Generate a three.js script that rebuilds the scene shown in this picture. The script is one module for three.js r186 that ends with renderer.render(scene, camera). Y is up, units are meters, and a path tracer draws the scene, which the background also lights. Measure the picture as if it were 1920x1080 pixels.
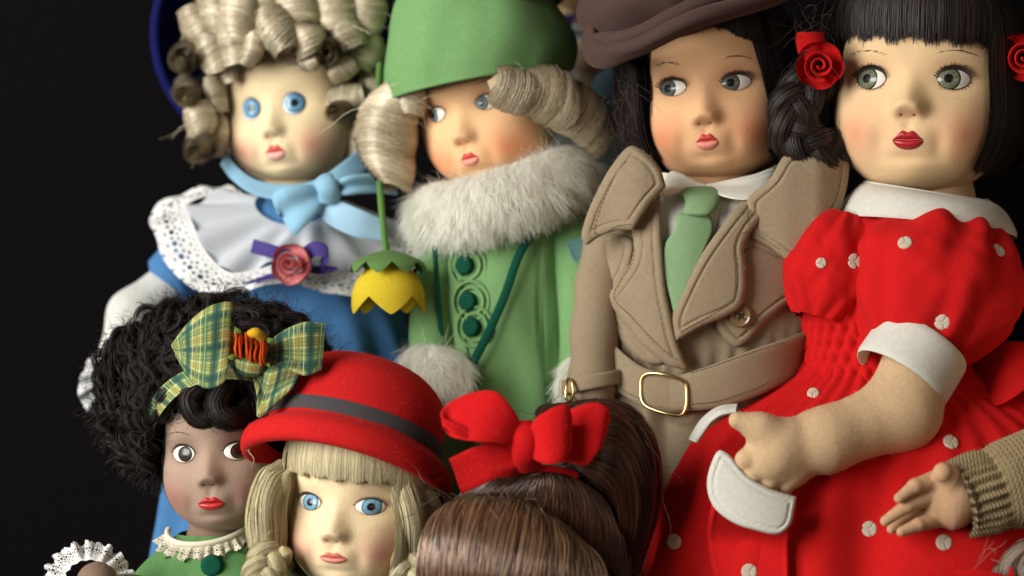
import * as THREE from 'three';
import { mergeGeometries } from 'three/addons/utils/BufferGeometryUtils.js';
import { ImprovedNoise } from 'three/addons/math/ImprovedNoise.js';
import { RectAreaLightUniformsLib } from 'three/addons/lights/RectAreaLightUniformsLib.js';

// ------------------------------------------------------------------ camera, light, exposure
const scene = new THREE.Scene();
scene.background = new THREE.Color().setRGB(0.075, 0.068, 0.060);      // the dim room around the display
const EYE = 1.6, MM = 0.0004;                                          // camera distance, metres per 1/1920 of the picture at z = 0
const camera = new THREE.PerspectiveCamera(2 * Math.atan(0.216 / EYE) * 180 / Math.PI, 16 / 9, 0.05, 20);
camera.position.set(0, 0, EYE); camera.lookAt(0, 0, 0);
camera.focus = EYE - 0.078; camera.userData.fStop = 2.6;
const renderer = new THREE.WebGLRenderer({ antialias: true });
renderer.setSize(1024, 576);
renderer.toneMapping = THREE.LinearToneMapping;
renderer.toneMappingExposure = 1.0;
renderer.shadowMap.enabled = true;
RectAreaLightUniformsLib.init();
function areaLight(name, pos, look, w, h, rgb, power) {
  const l = new THREE.RectAreaLight(new THREE.Color().setRGB(...rgb), power, w, h);
  l.name = name; l.position.set(...pos); l.lookAt(...look); l.castShadow = true; scene.add(l); return l;
}
areaLight('window_daylight', [-1.52, 0.46, 1.20], [0.0, -0.02, 0.0], 1.30, 1.35, [1.0, 0.985, 0.94], 13.0);
areaLight('unseen_warm_light', [1.5, 0.35, 2.1], [0.1, 0, 0], 1.2, 1.0, [1.0, 0.72, 0.45], 1.3);  // out of view, stands for warm room bounce, lifts the shaded right sides

// ------------------------------------------------------------------ small tools
let seed = 12345;
const rnd = () => { seed |= 0; seed = seed + 0x6D2B79F5 | 0; let t = Math.imul(seed ^ seed >>> 15, 1 | seed); t = t + Math.imul(t ^ t >>> 7, 61 | t) ^ t; return ((t ^ t >>> 14) >>> 0) / 4294967296; };
const rr = (a, b) => a + (b - a) * rnd();
const gs = () => (rnd() + rnd() + rnd() - 1.5) / 0.75 * 0.9;
const V = (x, y, z) => new THREE.Vector3(x, y, z);
const lerp = (a, b, t) => a + (b - a) * t, clamp = (x, a = 0, b = 1) => Math.min(b, Math.max(a, x));
const smooth = (a, b, x) => { const t = clamp((x - a) / (b - a)); return t * t * (3 - 2 * t); };
const G = (x, s) => Math.exp(-x * x / (2 * s * s));
const PI = Math.PI, TAU = 2 * PI;
const perlin = new ImprovedNoise();
const nz = (x, y, z = 0.37) => perlin.noise(x, y, z);
const at = (px, py, z = 0) => V((px - 960) * MM * (EYE - z) / EYE, (540 - py) * MM * (EYE - z) / EYE, z);   // a place read off the photograph, put at its own depth
const pts = (list, z = 0) => list.map(p => at(p[0], p[1], p.length > 2 ? p[2] : z));
function spline(points, n, closed = false) { return new THREE.CatmullRomCurve3(points, closed, 'centripetal').getSpacedPoints(n); }
function table(keys) {            // smooth interpolation of rows [x, a, b, ...]
  return x => {
    const n = keys.length; let i = 0; while (i < n - 2 && x > keys[i + 1][0]) i++;
    const a = keys[Math.max(0, i - 1)], b = keys[i], c = keys[i + 1], d = keys[Math.min(n - 1, i + 2)];
    const t = clamp((x - b[0]) / (c[0] - b[0]));
    return b.slice(1).map((_, k) => { k++; const m1 = (c[k] - a[k]) / (c[0] - a[0]) * (c[0] - b[0]), m2 = (d[k] - b[k]) / (d[0] - b[0]) * (c[0] - b[0]); const t2 = t * t, t3 = t2 * t; return (2 * t3 - 3 * t2 + 1) * b[k] + (t3 - 2 * t2 + t) * m1 + (-2 * t3 + 3 * t2) * c[k] + (t3 - t2) * m2; });
  };
}
function geo(pos, nor, uv, idx, col) {
  const g = new THREE.BufferGeometry();
  g.setAttribute('position', new THREE.Float32BufferAttribute(pos, 3));
  if (nor) g.setAttribute('normal', new THREE.Float32BufferAttribute(nor, 3));
  g.setAttribute('uv', new THREE.Float32BufferAttribute(uv, 2));
  if (col) g.setAttribute('color', new THREE.Float32BufferAttribute(col, 3));
  g.setIndex(idx); if (!nor) g.computeVertexNormals(); return g;
}
// a surface from f(u, v) with normals by differences and uv in metres
function grid(nu, nv, f, { closeU = false, flip = false, uvf = null } = {}) {
  const P = [], pos = [], nor = [], uv = [], idx = [];
  for (let j = 0; j <= nv; j++) for (let i = 0; i <= nu; i++) P.push(f(closeU && i === nu ? 0 : i / nu, j / nv, i, j));
  const p = (i, j) => P[j * (nu + 1) + i];
  let Lu = 0, Lv = 0; const mj = nv >> 1, mi = nu >> 1;
  for (let i = 0; i < nu; i++) Lu += p(i, mj).distanceTo(p(i + 1, mj));
  for (let j = 0; j < nv; j++) Lv += p(mi, j).distanceTo(p(mi, j + 1));
  const a = V(), b = V(), n = V();
  for (let j = 0; j <= nv; j++) for (let i = 0; i <= nu; i++) {
    const i0 = closeU ? (i - 1 + nu) % nu : Math.max(0, i - 1), i1 = closeU ? (i + 1) % nu : Math.min(nu, i + 1);
    a.subVectors(p(i1, j), p(i0, j)); b.subVectors(p(i, Math.min(nv, j + 1)), p(i, Math.max(0, j - 1)));
    if (a.lengthSq() < 1e-14) { const q = j === 0 ? 1 : j === nv ? nv - 1 : j; a.subVectors(p(i1, q), p(i0, q)); }
    n.crossVectors(a, b); if (n.lengthSq() < 1e-20) n.set(0, 0, 1); n.normalize(); if (flip) n.negate();
    const w = p(i, j); pos.push(w.x, w.y, w.z); nor.push(n.x, n.y, n.z);
    if (uvf) uv.push(...uvf(i / nu, j / nv, w)); else uv.push(i / nu * Lu, j / nv * Lv);
    if (i < nu && j < nv) { const k = j * (nu + 1) + i, m = k + nu + 1; flip ? idx.push(k, m, k + 1, k + 1, m, m + 1) : idx.push(k, k + 1, m, k + 1, m + 1, m); }
  }
  return geo(pos, nor, uv, idx);
}
const join = list => mergeGeometries(list.filter(Boolean), false);
// tube of varying section along points; r(t) -> radius or [across, through]; hint fixes the "through" direction
function sweep(points, r, { n = 40, seg = 12, hint = null, caps = true, closed = false, twist = 0 } = {}) {
  const c = points.length === 2 && !closed ? new THREE.LineCurve3(points[0], points[1]) : new THREE.CatmullRomCurve3(points, closed, 'centripetal');
  const C = c.getSpacedPoints(n), T = C.map((_, i) => V().subVectors(C[closed ? (i + 1) % n : Math.min(n, i + 1)], C[closed ? (i - 1 + n) % n : Math.max(0, i - 1)]).normalize());
  const N = []; let prev = hint ? hint.clone() : (Math.abs(T[0].z) < 0.9 ? V(0, 0, 1) : V(1, 0, 0));
  for (let i = 0; i <= n; i++) { const h = hint ? hint : prev; const m = h.clone().addScaledVector(T[i], -h.dot(T[i])); if (m.lengthSq() < 1e-6) m.copy(prev); m.normalize(); N.push(m); prev = m; }
  const e = caps && !closed ? 3 : 0;
  return grid(seg, n + 2 * e, (u, v, ii, jj) => {
    let i = jj - e, k = 1; if (i < 0) { k = Math.sin((jj + 0.001) / e * PI / 2); i = 0; } if (i > n) { k = Math.sin((n + 2 * e - jj + 0.001) / e * PI / 2); i = n; }
    const t = i / n, q = r(t), ra = Array.isArray(q) ? q[0] : q, rb = Array.isArray(q) ? q[1] : q, B = V().crossVectors(N[i], T[i]), th = u * TAU + twist * t;
    const o = C[i].clone(); if (e) { if (jj < e) o.addScaledVector(T[i], -rb * (1 - Math.sin(PI / 2 * jj / e)) * 0.8); if (jj > n + e) o.addScaledVector(T[i], rb * (1 - Math.sin(PI / 2 * (n + 2 * e - jj) / e)) * 0.8); }
    return o.addScaledVector(B, Math.cos(th) * ra * k).addScaledVector(N[i], Math.sin(th) * rb * k);
  }, { closeU: true });
}
// body of rings along y: rows [y px, centre x px, half width px, front m, back m, centre z m]
function loft(rows, z0, { nu = 96, nv = 80, fold = null, sq = 2.2, lean = 0, cap = true } = {}) {
  const T = table(rows), y0 = rows[0][0], y1 = rows[rows.length - 1][0];
  return grid(nu, nv, (u, v) => {
    const y = lerp(y0, y1, v), [cx, w, df, db, dz = 0] = T(y), th = u * TAU, c = Math.cos(th), s = Math.sin(th);
    const sx = Math.sign(c) * Math.pow(Math.abs(c), 2 / sq), sz = Math.sign(s) * Math.pow(Math.abs(s), 2 / sq);
    const f = fold ? fold(th, v, y) : 0, p = at(cx, y, z0);
    p.x += sx * (w * MM + f); p.z += dz + sz * ((s > 0 ? df : db) + f) ; return p;
  }, { closeU: true, flip: false });
}
// front height of such a body at world x, y
function frontOf(rows, z0, sq = 2.2) {
  const T = table(rows);
  return (X, Y) => { const y = 540 - Y / MM * EYE / (EYE - z0), [cx, w, df, , dz = 0] = T(clamp(y, rows[0][0], rows[rows.length - 1][0])); const q = Math.abs((X - at(cx, y, z0).x) / (w * MM)); return z0 + dz + (q < 1 ? df * Math.pow(1 - Math.pow(q, sq), 1 / sq) : 0); };
}
// flat sheet with any outline (marching squares on its distance field), laid over height(x, y), thickness and rim profile from the distance to its edge
function plate(outline, z0, { height = null, t = 0.002, rim = 0.0022, h = 0.0012, hem = 0, stitch = 0, prof = null, straight = false, smoothStep = 0.0015, back = 0.0006, map = null } = {}) {
  const L = [], n = outline.length, isC = i => straight || outline[(i + n) % n][2];
  const W = outline.map(p => at(p[0], p[1], z0));
  for (let i = 0; i < n; i++) {
    const p1 = W[i], p2 = W[(i + 1) % n], p0 = isC(i) ? p1.clone().multiplyScalar(2).sub(p2) : W[(i - 1 + n) % n], p3 = isC(i + 1) ? p2.clone().multiplyScalar(2).sub(p1) : W[(i + 2) % n];
    const k = Math.max(1, Math.ceil(p1.distanceTo(p2) / smoothStep)), cv = new THREE.CatmullRomCurve3([p0, p1, p2, p3], false, 'centripetal');
    for (let j = 0; j < k; j++) { const q = straight ? p1.clone().lerp(p2, j / k) : cv.getPoint((1 + j / k) / 3); L.push(q.x, q.y); }
  }
  const m = L.length / 2; let x0 = 1e9, x1 = -1e9, y0 = 1e9, y1 = -1e9;
  for (let i = 0; i < m; i++) { x0 = Math.min(x0, L[2 * i]); x1 = Math.max(x1, L[2 * i]); y0 = Math.min(y0, L[2 * i + 1]); y1 = Math.max(y1, L[2 * i + 1]); }
  const sdf = (x, y) => { let d = 1e9, inside = false; for (let i = 0, j = m - 1; i < m; j = i++) { const ax = L[2 * j], ay = L[2 * j + 1], bx = L[2 * i], by = L[2 * i + 1], ex = bx - ax, ey = by - ay, wx = x - ax, wy = y - ay, q = clamp((wx * ex + wy * ey) / (ex * ex + ey * ey + 1e-18)); const dx = wx - ex * q, dy = wy - ey * q; d = Math.min(d, dx * dx + dy * dy); if ((ay > y) !== (by > y) && x < ex * (y - ay) / ey + ax) inside = !inside; } return (inside ? 1 : -1) * Math.sqrt(d); };
  const nx = Math.ceil((x1 - x0) / h) + 2, ny = Math.ceil((y1 - y0) / h) + 2, D = new Float32Array((nx + 1) * (ny + 1));
  for (let j = 0; j <= ny; j++) for (let i = 0; i <= nx; i++) D[j * (nx + 1) + i] = sdf(x0 + (i - 1) * h, y0 + (j - 1) * h) || 1e-7;
  const pr = prof || (d => { let q = t * Math.sqrt(1 - Math.pow(1 - clamp(d / rim), 2)); if (hem) q += t * 0.55 * Math.pow(Math.sin(PI * clamp(d / hem)), 1) * (d < hem ? 1 : 0); if (stitch) q -= t * 0.4 * G(d - stitch, 0.0005); return q; });
  const F = [], Bk = [], uv = [], key = new Map(), idx = [];
  const vert = (k, x, y, d) => { let v = key.get(k); if (v !== undefined) return v; v = F.length / 3; key.set(k, v); const b = height ? height(x, y) : z0, q = pr(Math.max(0, d), x, y); let f = V(x, y, b + q), g = V(x, y, b - (d > 0 ? back : 0)); if (map) { f = map(f); g = map(g); } F.push(f.x, f.y, f.z); Bk.push(g.x, g.y, g.z); uv.push(x, y); return v; };
  const node = (i, j) => vert('n' + i + ',' + j, x0 + (i - 1) * h, y0 + (j - 1) * h, D[j * (nx + 1) + i]);
  const rimPairs = [];
  const edge = (i, j, i2, j2) => { if (i2 < i || j2 < j) [i, j, i2, j2] = [i2, j2, i, j]; const a = D[j * (nx + 1) + i], b = D[j2 * (nx + 1) + i2], q = a / (a - b); return vert('e' + i + ',' + j + ',' + i2 + ',' + j2, x0 + (lerp(i, i2, q) - 1) * h, y0 + (lerp(j, j2, q) - 1) * h, 0); };
  for (let j = 0; j < ny; j++) for (let i = 0; i < nx; i++) {
    const c = [[i, j], [i + 1, j], [i + 1, j + 1], [i, j + 1]], poly = [];
    for (let k = 0; k < 4; k++) { const [a, b] = c[k], [p, q] = c[(k + 1) % 4], da = D[b * (nx + 1) + a], db = D[q * (nx + 1) + p]; if (da > 0) poly.push(node(a, b)); if ((da > 0) !== (db > 0)) poly.push(edge(a, b, p, q)); }
    for (let k = 1; k + 1 < poly.length; k++) idx.push(poly[0], poly[k], poly[k + 1]);
  }
  const nF = F.length / 3, all = F.concat(Bk), id2 = idx.slice();
  for (let k = 0; k < idx.length; k += 3) id2.push(nF + idx[k], nF + idx[k + 2], nF + idx[k + 1]);
  // rim: boundary edges joined front to back
  const cnt = new Map(); for (let k = 0; k < idx.length; k += 3) for (let e = 0; e < 3; e++) { const a = idx[k + e], b = idx[k + (e + 1) % 3]; const r = cnt.get(b + '_' + a); if (r) cnt.delete(b + '_' + a); else cnt.set(a + '_' + b, [a, b]); }
  for (const [a, b] of cnt.values()) id2.push(b, a, nF + a, b, nF + a, nF + b);
  return geo(all, null, uv.concat(uv), id2);
}
// ribbon surface ruled between two curves, with thickness
function strip(A, B, { nu = 10, nv = 40, t = 0.0012, bow = 0, wave = null } = {}) {
  const a = spline(A, nv), b = spline(B, nv);
  const mid = (u, v) => { const i = Math.round(v * nv), p = a[i].clone().lerp(b[i], u); if (wave) p.add(wave(u, v)); return p; };
  const nrm = (u, v) => { const e = 1 / nv, du = V().subVectors(mid(Math.min(1, u + 0.05), v), mid(Math.max(0, u - 0.05), v)), dv = V().subVectors(mid(u, Math.min(1, v + e)), mid(u, Math.max(0, v - e))); return du.cross(dv).normalize(); };
  const m = 2 * nu + 2;
  return grid(m, nv, (u, v, i) => {
    i = i % m; const top = i <= nu, q = top ? i / nu : 1 - (i - nu - 1) / nu, e = Math.sqrt(Math.max(0, 1 - Math.pow(Math.abs(2 * q - 1), 8)));
    const n = nrm(clamp(q), v); return mid(clamp(q), v).addScaledVector(n, (top ? 1 : -1) * t * 0.5 * (0.25 + 0.75 * e) + bow * (1 - Math.pow(2 * q - 1, 2)));
  }, { closeU: true });
}
// hair and fur: flat tapered fibres gathered in one geometry
class Fibres {
  constructor() { this.p = []; this.n = []; this.u = []; this.c = []; this.i = []; }
  add(P, N, w, c, taper = 0.35) {
    const k = P.length, s = V(), t = V(), b = this.p.length / 3;
    for (let j = 0; j < k; j++) {
      t.subVectors(P[Math.min(k - 1, j + 1)], P[Math.max(0, j - 1)]); const n = Array.isArray(N) ? N[j] : N;
      s.crossVectors(t, n).normalize(); const f = j / (k - 1), ww = w * 0.5 * (taper + (1 - taper) * Math.sin(PI * clamp(0.12 + 0.80 * f)));
      const m = V().crossVectors(s, t).normalize(); if (m.dot(n) < 0) m.negate();
      for (const e of [-1, 1]) { this.p.push(P[j].x + s.x * ww * e, P[j].y + s.y * ww * e, P[j].z + s.z * ww * e); const a = m.clone().addScaledVector(s, 0.45 * e).normalize(); this.n.push(a.x, a.y, a.z); this.u.push(e * 0.5 + 0.5, f); this.c.push(c[0], c[1], c[2]); }
      if (j) { const q = b + 2 * j; this.i.push(q - 2, q - 1, q, q - 1, q + 1, q); }
    }
  }
  build() { return geo(this.p, this.n, this.u, this.i, this.c); }
}
const tone = (c, v) => { const k = 1 + v * gs(); return [c[0] * k, c[1] * k, c[2] * k]; };
const pick = (a, b, v = 0.18) => { const t = rnd(); return tone([lerp(a[0], b[0], t), lerp(a[1], b[1], t), lerp(a[2], b[2], t)], v); };
// signed distance body -> smooth mesh (surface nets)
function nets(f, lo, hi, h) {
  const n = [0, 1, 2].map(k => Math.ceil((hi[k] - lo[k]) / h) + 1), S = n[0] * n[1] * n[2], F = new Float32Array(S), id = (i, j, k) => i + n[0] * (j + n[1] * k);
  for (let k = 0; k < n[2]; k++) for (let j = 0; j < n[1]; j++) for (let i = 0; i < n[0]; i++) F[id(i, j, k)] = f(lo[0] + i * h, lo[1] + j * h, lo[2] + k * h);
  const vi = new Int32Array(S).fill(-1), pos = [], idx = [];
  for (let k = 0; k < n[2] - 1; k++) for (let j = 0; j < n[1] - 1; j++) for (let i = 0; i < n[0] - 1; i++) {
    let x = 0, y = 0, z = 0, c = 0;
    const E = (a, b, d, a2, b2, d2) => { const p = F[id(i + a, j + b, k + d)], q = F[id(i + a2, j + b2, k + d2)]; if ((p < 0) !== (q < 0)) { const t = p / (p - q); x += lerp(a, a2, t); y += lerp(b, b2, t); z += lerp(d, d2, t); c++; } };
    for (const [a, b] of [[0, 0], [0, 1], [1, 0], [1, 1]]) { E(0, a, b, 1, a, b); E(a, 0, b, a, 1, b); E(a, b, 0, a, b, 1); }
    if (c) { vi[id(i, j, k)] = pos.length / 3; pos.push(lo[0] + (i + x / c) * h, lo[1] + (j + y / c) * h, lo[2] + (k + z / c) * h); }
  }
  const q = (a, b, c, d, s) => s ? idx.push(a, b, c, a, c, d) : idx.push(a, c, b, a, d, c);
  for (let k = 1; k < n[2] - 1; k++) for (let j = 1; j < n[1] - 1; j++) for (let i = 1; i < n[0] - 1; i++) {
    const s = F[id(i, j, k)] < 0;
    if (s !== F[id(i + 1, j, k)] < 0) q(vi[id(i, j - 1, k - 1)], vi[id(i, j, k - 1)], vi[id(i, j, k)], vi[id(i, j - 1, k)], s);
    if (s !== F[id(i, j + 1, k)] < 0) q(vi[id(i - 1, j, k - 1)], vi[id(i - 1, j, k)], vi[id(i, j, k)], vi[id(i, j, k - 1)], s);
    if (s !== F[id(i, j, k + 1)] < 0) q(vi[id(i - 1, j - 1, k)], vi[id(i, j - 1, k)], vi[id(i, j, k)], vi[id(i - 1, j, k)], s);
  }
  const nor = [], uv = [], e = h * 0.5;
  for (let a = 0; a < pos.length; a += 3) { const [x, y, z] = [pos[a], pos[a + 1], pos[a + 2]], g = V(f(x + e, y, z) - f(x - e, y, z), f(x, y + e, z) - f(x, y - e, z), f(x, y, z + e) - f(x, y, z - e)).normalize(); nor.push(g.x, g.y, g.z); uv.push(x * 0.9 + z * 0.35, y * 0.9 + z * 0.3); }
  return geo(pos, nor, uv, idx);
}
// chain of tapered capsules joined smoothly: bones [[A, ra, B, rb], ...]
function limb(bones, k, h) {
  const lo = [1e9, 1e9, 1e9], hi = [-1e9, -1e9, -1e9];
  for (const [A, ra, B, rb] of bones) for (const [P, r] of [[A, ra], [B, rb]]) ['x', 'y', 'z'].forEach((c, i) => { lo[i] = Math.min(lo[i], P[c] - r * 1.25 - 3 * h); hi[i] = Math.max(hi[i], P[c] + r * 1.25 + 3 * h); });
  const f = (x, y, z) => {
    let d = 1e9;
    for (const [A, ra, B, rb, kk] of bones) {
      const ex = B.x - A.x, ey = B.y - A.y, ez = B.z - A.z, wx = x - A.x, wy = y - A.y, wz = z - A.z, t = clamp((wx * ex + wy * ey + wz * ez) / (ex * ex + ey * ey + ez * ez + 1e-12));
      const s = Math.hypot(wx - ex * t, wy - ey * t, wz - ez * t) - lerp(ra, rb, t), kq = kk || k, q = Math.max(kq - Math.abs(d - s), 0) / kq;
      d = Math.min(d, s) - q * q * kq * 0.25;
    }
    return d;
  };
  return nets(f, lo, hi, h);
}

// ------------------------------------------------------------------ materials
function tileNoise(n, cells, seedK) { const r = []; seed = seedK; for (let i = 0; i < cells * cells; i++) r.push(rnd()); return (x, y) => { x = x / n * cells; y = y / n * cells; const i = Math.floor(x), j = Math.floor(y), s = (t => t * t * (3 - 2 * t)), u = s(x - i), v = s(y - j), q = (a, b) => r[((b % cells) + cells) % cells * cells + ((a % cells) + cells) % cells]; return lerp(lerp(q(i, j), q(i + 1, j), u), lerp(q(i, j + 1), q(i + 1, j + 1), u), v); }; }
function texture(n, f, rep, srgb) {
  const d = new Uint8Array(n * n * 4); for (let y = 0; y < n; y++) for (let x = 0; x < n; x++) { const c = f(x, y), k = (y * n + x) * 4; for (let a = 0; a < 4; a++) d[k + a] = clamp(c[a] ?? 1) * 255; }
  const t = new THREE.DataTexture(d, n, n, THREE.RGBAFormat); t.wrapS = t.wrapT = THREE.RepeatWrapping; t.magFilter = THREE.LinearFilter; t.minFilter = THREE.LinearFilter; if (srgb) t.colorSpace = THREE.SRGBColorSpace; t.repeat.set(rep, rep); t.needsUpdate = true; return t;
}
// felt: matted fibres, fine and coarse
const FN = 512, fibre = new Float32Array(FN * FN);
{ seed = 77; for (let k = 0; k < 5200; k++) { let x = rnd() * FN, y = rnd() * FN, a = rnd() * TAU, c = rr(-0.09, 0.09), v = rr(-1, 1.25); const L = rr(14, 46); for (let s = 0; s < L; s++) { a += c; x += Math.cos(a); y += Math.sin(a); fibre[((Math.floor(y) % FN) + FN) % FN * FN + ((Math.floor(x) % FN) + FN) % FN] += v * 0.5; } } }
const nA = tileNoise(FN, 128, 3), nB = tileNoise(FN, 32, 4), nC = tileNoise(FN, 9, 5);
const feltH = (x, y) => 0.5 + 0.20 * (nA(x, y) - 0.5) * 2 + 0.10 * (nB(x, y) - 0.5) * 2 + 0.05 * (nC(x, y) - 0.5) * 2 + 0.10 * clamp(fibre[y * FN + x], -1.4, 1.4);
const feltBump = texture(FN, (x, y) => { const h = feltH(x, y); return [h, h, h]; }, 1 / 0.032);
const feltMap = texture(FN, (x, y) => { const h = 0.90 + 0.22 * (feltH(x, y) - 0.5); return [h, h, h]; }, 1 / 0.032, true);
const weave = texture(256, (x, y) => { const h = 0.5 + 0.25 * Math.sin(x / 256 * TAU * 32) * (((y >> 2) & 1) ? 1 : -1) + 0.2 * Math.sin(y / 256 * TAU * 32); return [h, h, h]; }, 1 / 0.02);
const lin = (r, g, b) => new THREE.Color().setRGB(r, g, b);
function felt(r, g, b, o = {}) { return new THREE.MeshPhysicalMaterial({ color: lin(r, g, b), map: feltMap, bumpMap: feltBump, bumpScale: o.bump ?? 0.0004, roughness: 0.94, sheen: o.sheen ?? 0.25, sheenColor: lin(...(o.sheenColor || [0.5 + r * 0.5, 0.5 + g * 0.5, 0.5 + b * 0.5])), sheenRoughness: 0.55, specularIntensity: o.spec ?? 0.25, side: THREE.DoubleSide }); }
function cloth(r, g, b, o = {}) { return new THREE.MeshPhysicalMaterial({ color: lin(r, g, b), bumpMap: weave, bumpScale: 0.00012, roughness: o.rough ?? 0.75, sheen: o.sheen ?? 0.2, sheenColor: lin(1, 1, 1), specularIntensity: 0.4, side: THREE.DoubleSide, ...(o.more || {}) }); }
function hairMat(rough = 0.42, spec = 0.9, ior = 1.5, metal = 0) { return new THREE.MeshPhysicalMaterial({ color: lin(1, 1, 1), vertexColors: true, roughness: rough, specularIntensity: spec, ior, metalness: metal, side: THREE.DoubleSide }); }
function plain(r, g, b, rough = 0.5, more = {}) { return new THREE.MeshPhysicalMaterial({ color: lin(r, g, b), roughness: rough, side: THREE.DoubleSide, ...more }); }
const M = {
  gold: plain(0.83, 0.60, 0.25, 0.22, { metalness: 1 }), blackLine: plain(0.02, 0.015, 0.013, 0.6), hair: hairMat(0.5, 0.75), hairBlond: hairMat(0.36, 1.0, 1.65, 0.12), hairGloss: hairMat(0.33, 1.0, 1.6, 0.2), hairDull: hairMat(0.6, 0.5), fuzz: hairMat(0.9, 0.2), fur: new THREE.MeshPhysicalMaterial({ color: lin(1, 1, 1), vertexColors: true, roughness: 1, specularIntensity: 0.2, transmission: 0.5, thickness: 0, side: THREE.DoubleSide }),
  whiteFelt: felt(0.80, 0.77, 0.68), redFelt: felt(0.70, 0.012, 0.012, { sheenColor: [0.9, 0.12, 0.1], sheen: 0.3 }),
};

// ------------------------------------------------------------------ things and parts
const taken = new Map();
function thing(name, label, category, base, group) {
  const o = new THREE.Group(); const k = taken.get(name) || 0; taken.set(name, k + 1); o.name = k ? `${name}_${String(k).padStart(3, '0')}` : name;
  o.position.copy(base); o.userData = { label, category }; if (group) o.userData.group = group; scene.add(o); return o;
}
// the geometry is given in world coordinates; it becomes a child of its thing or part
function part(name, parent, geometry, material, label) {
  let p = parent, off = V(); while (p && p !== scene) { off.add(p.position); p = p.parent; }
  geometry.translate(-off.x, -off.y, -off.z);
  const m = new THREE.Mesh(geometry, material); m.name = name; m.castShadow = m.receiveShadow = true; if (label) m.userData.label = label; if (name === 'stitching') m.userData.kind = 'stuff'; parent.add(m); return m;
}
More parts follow.
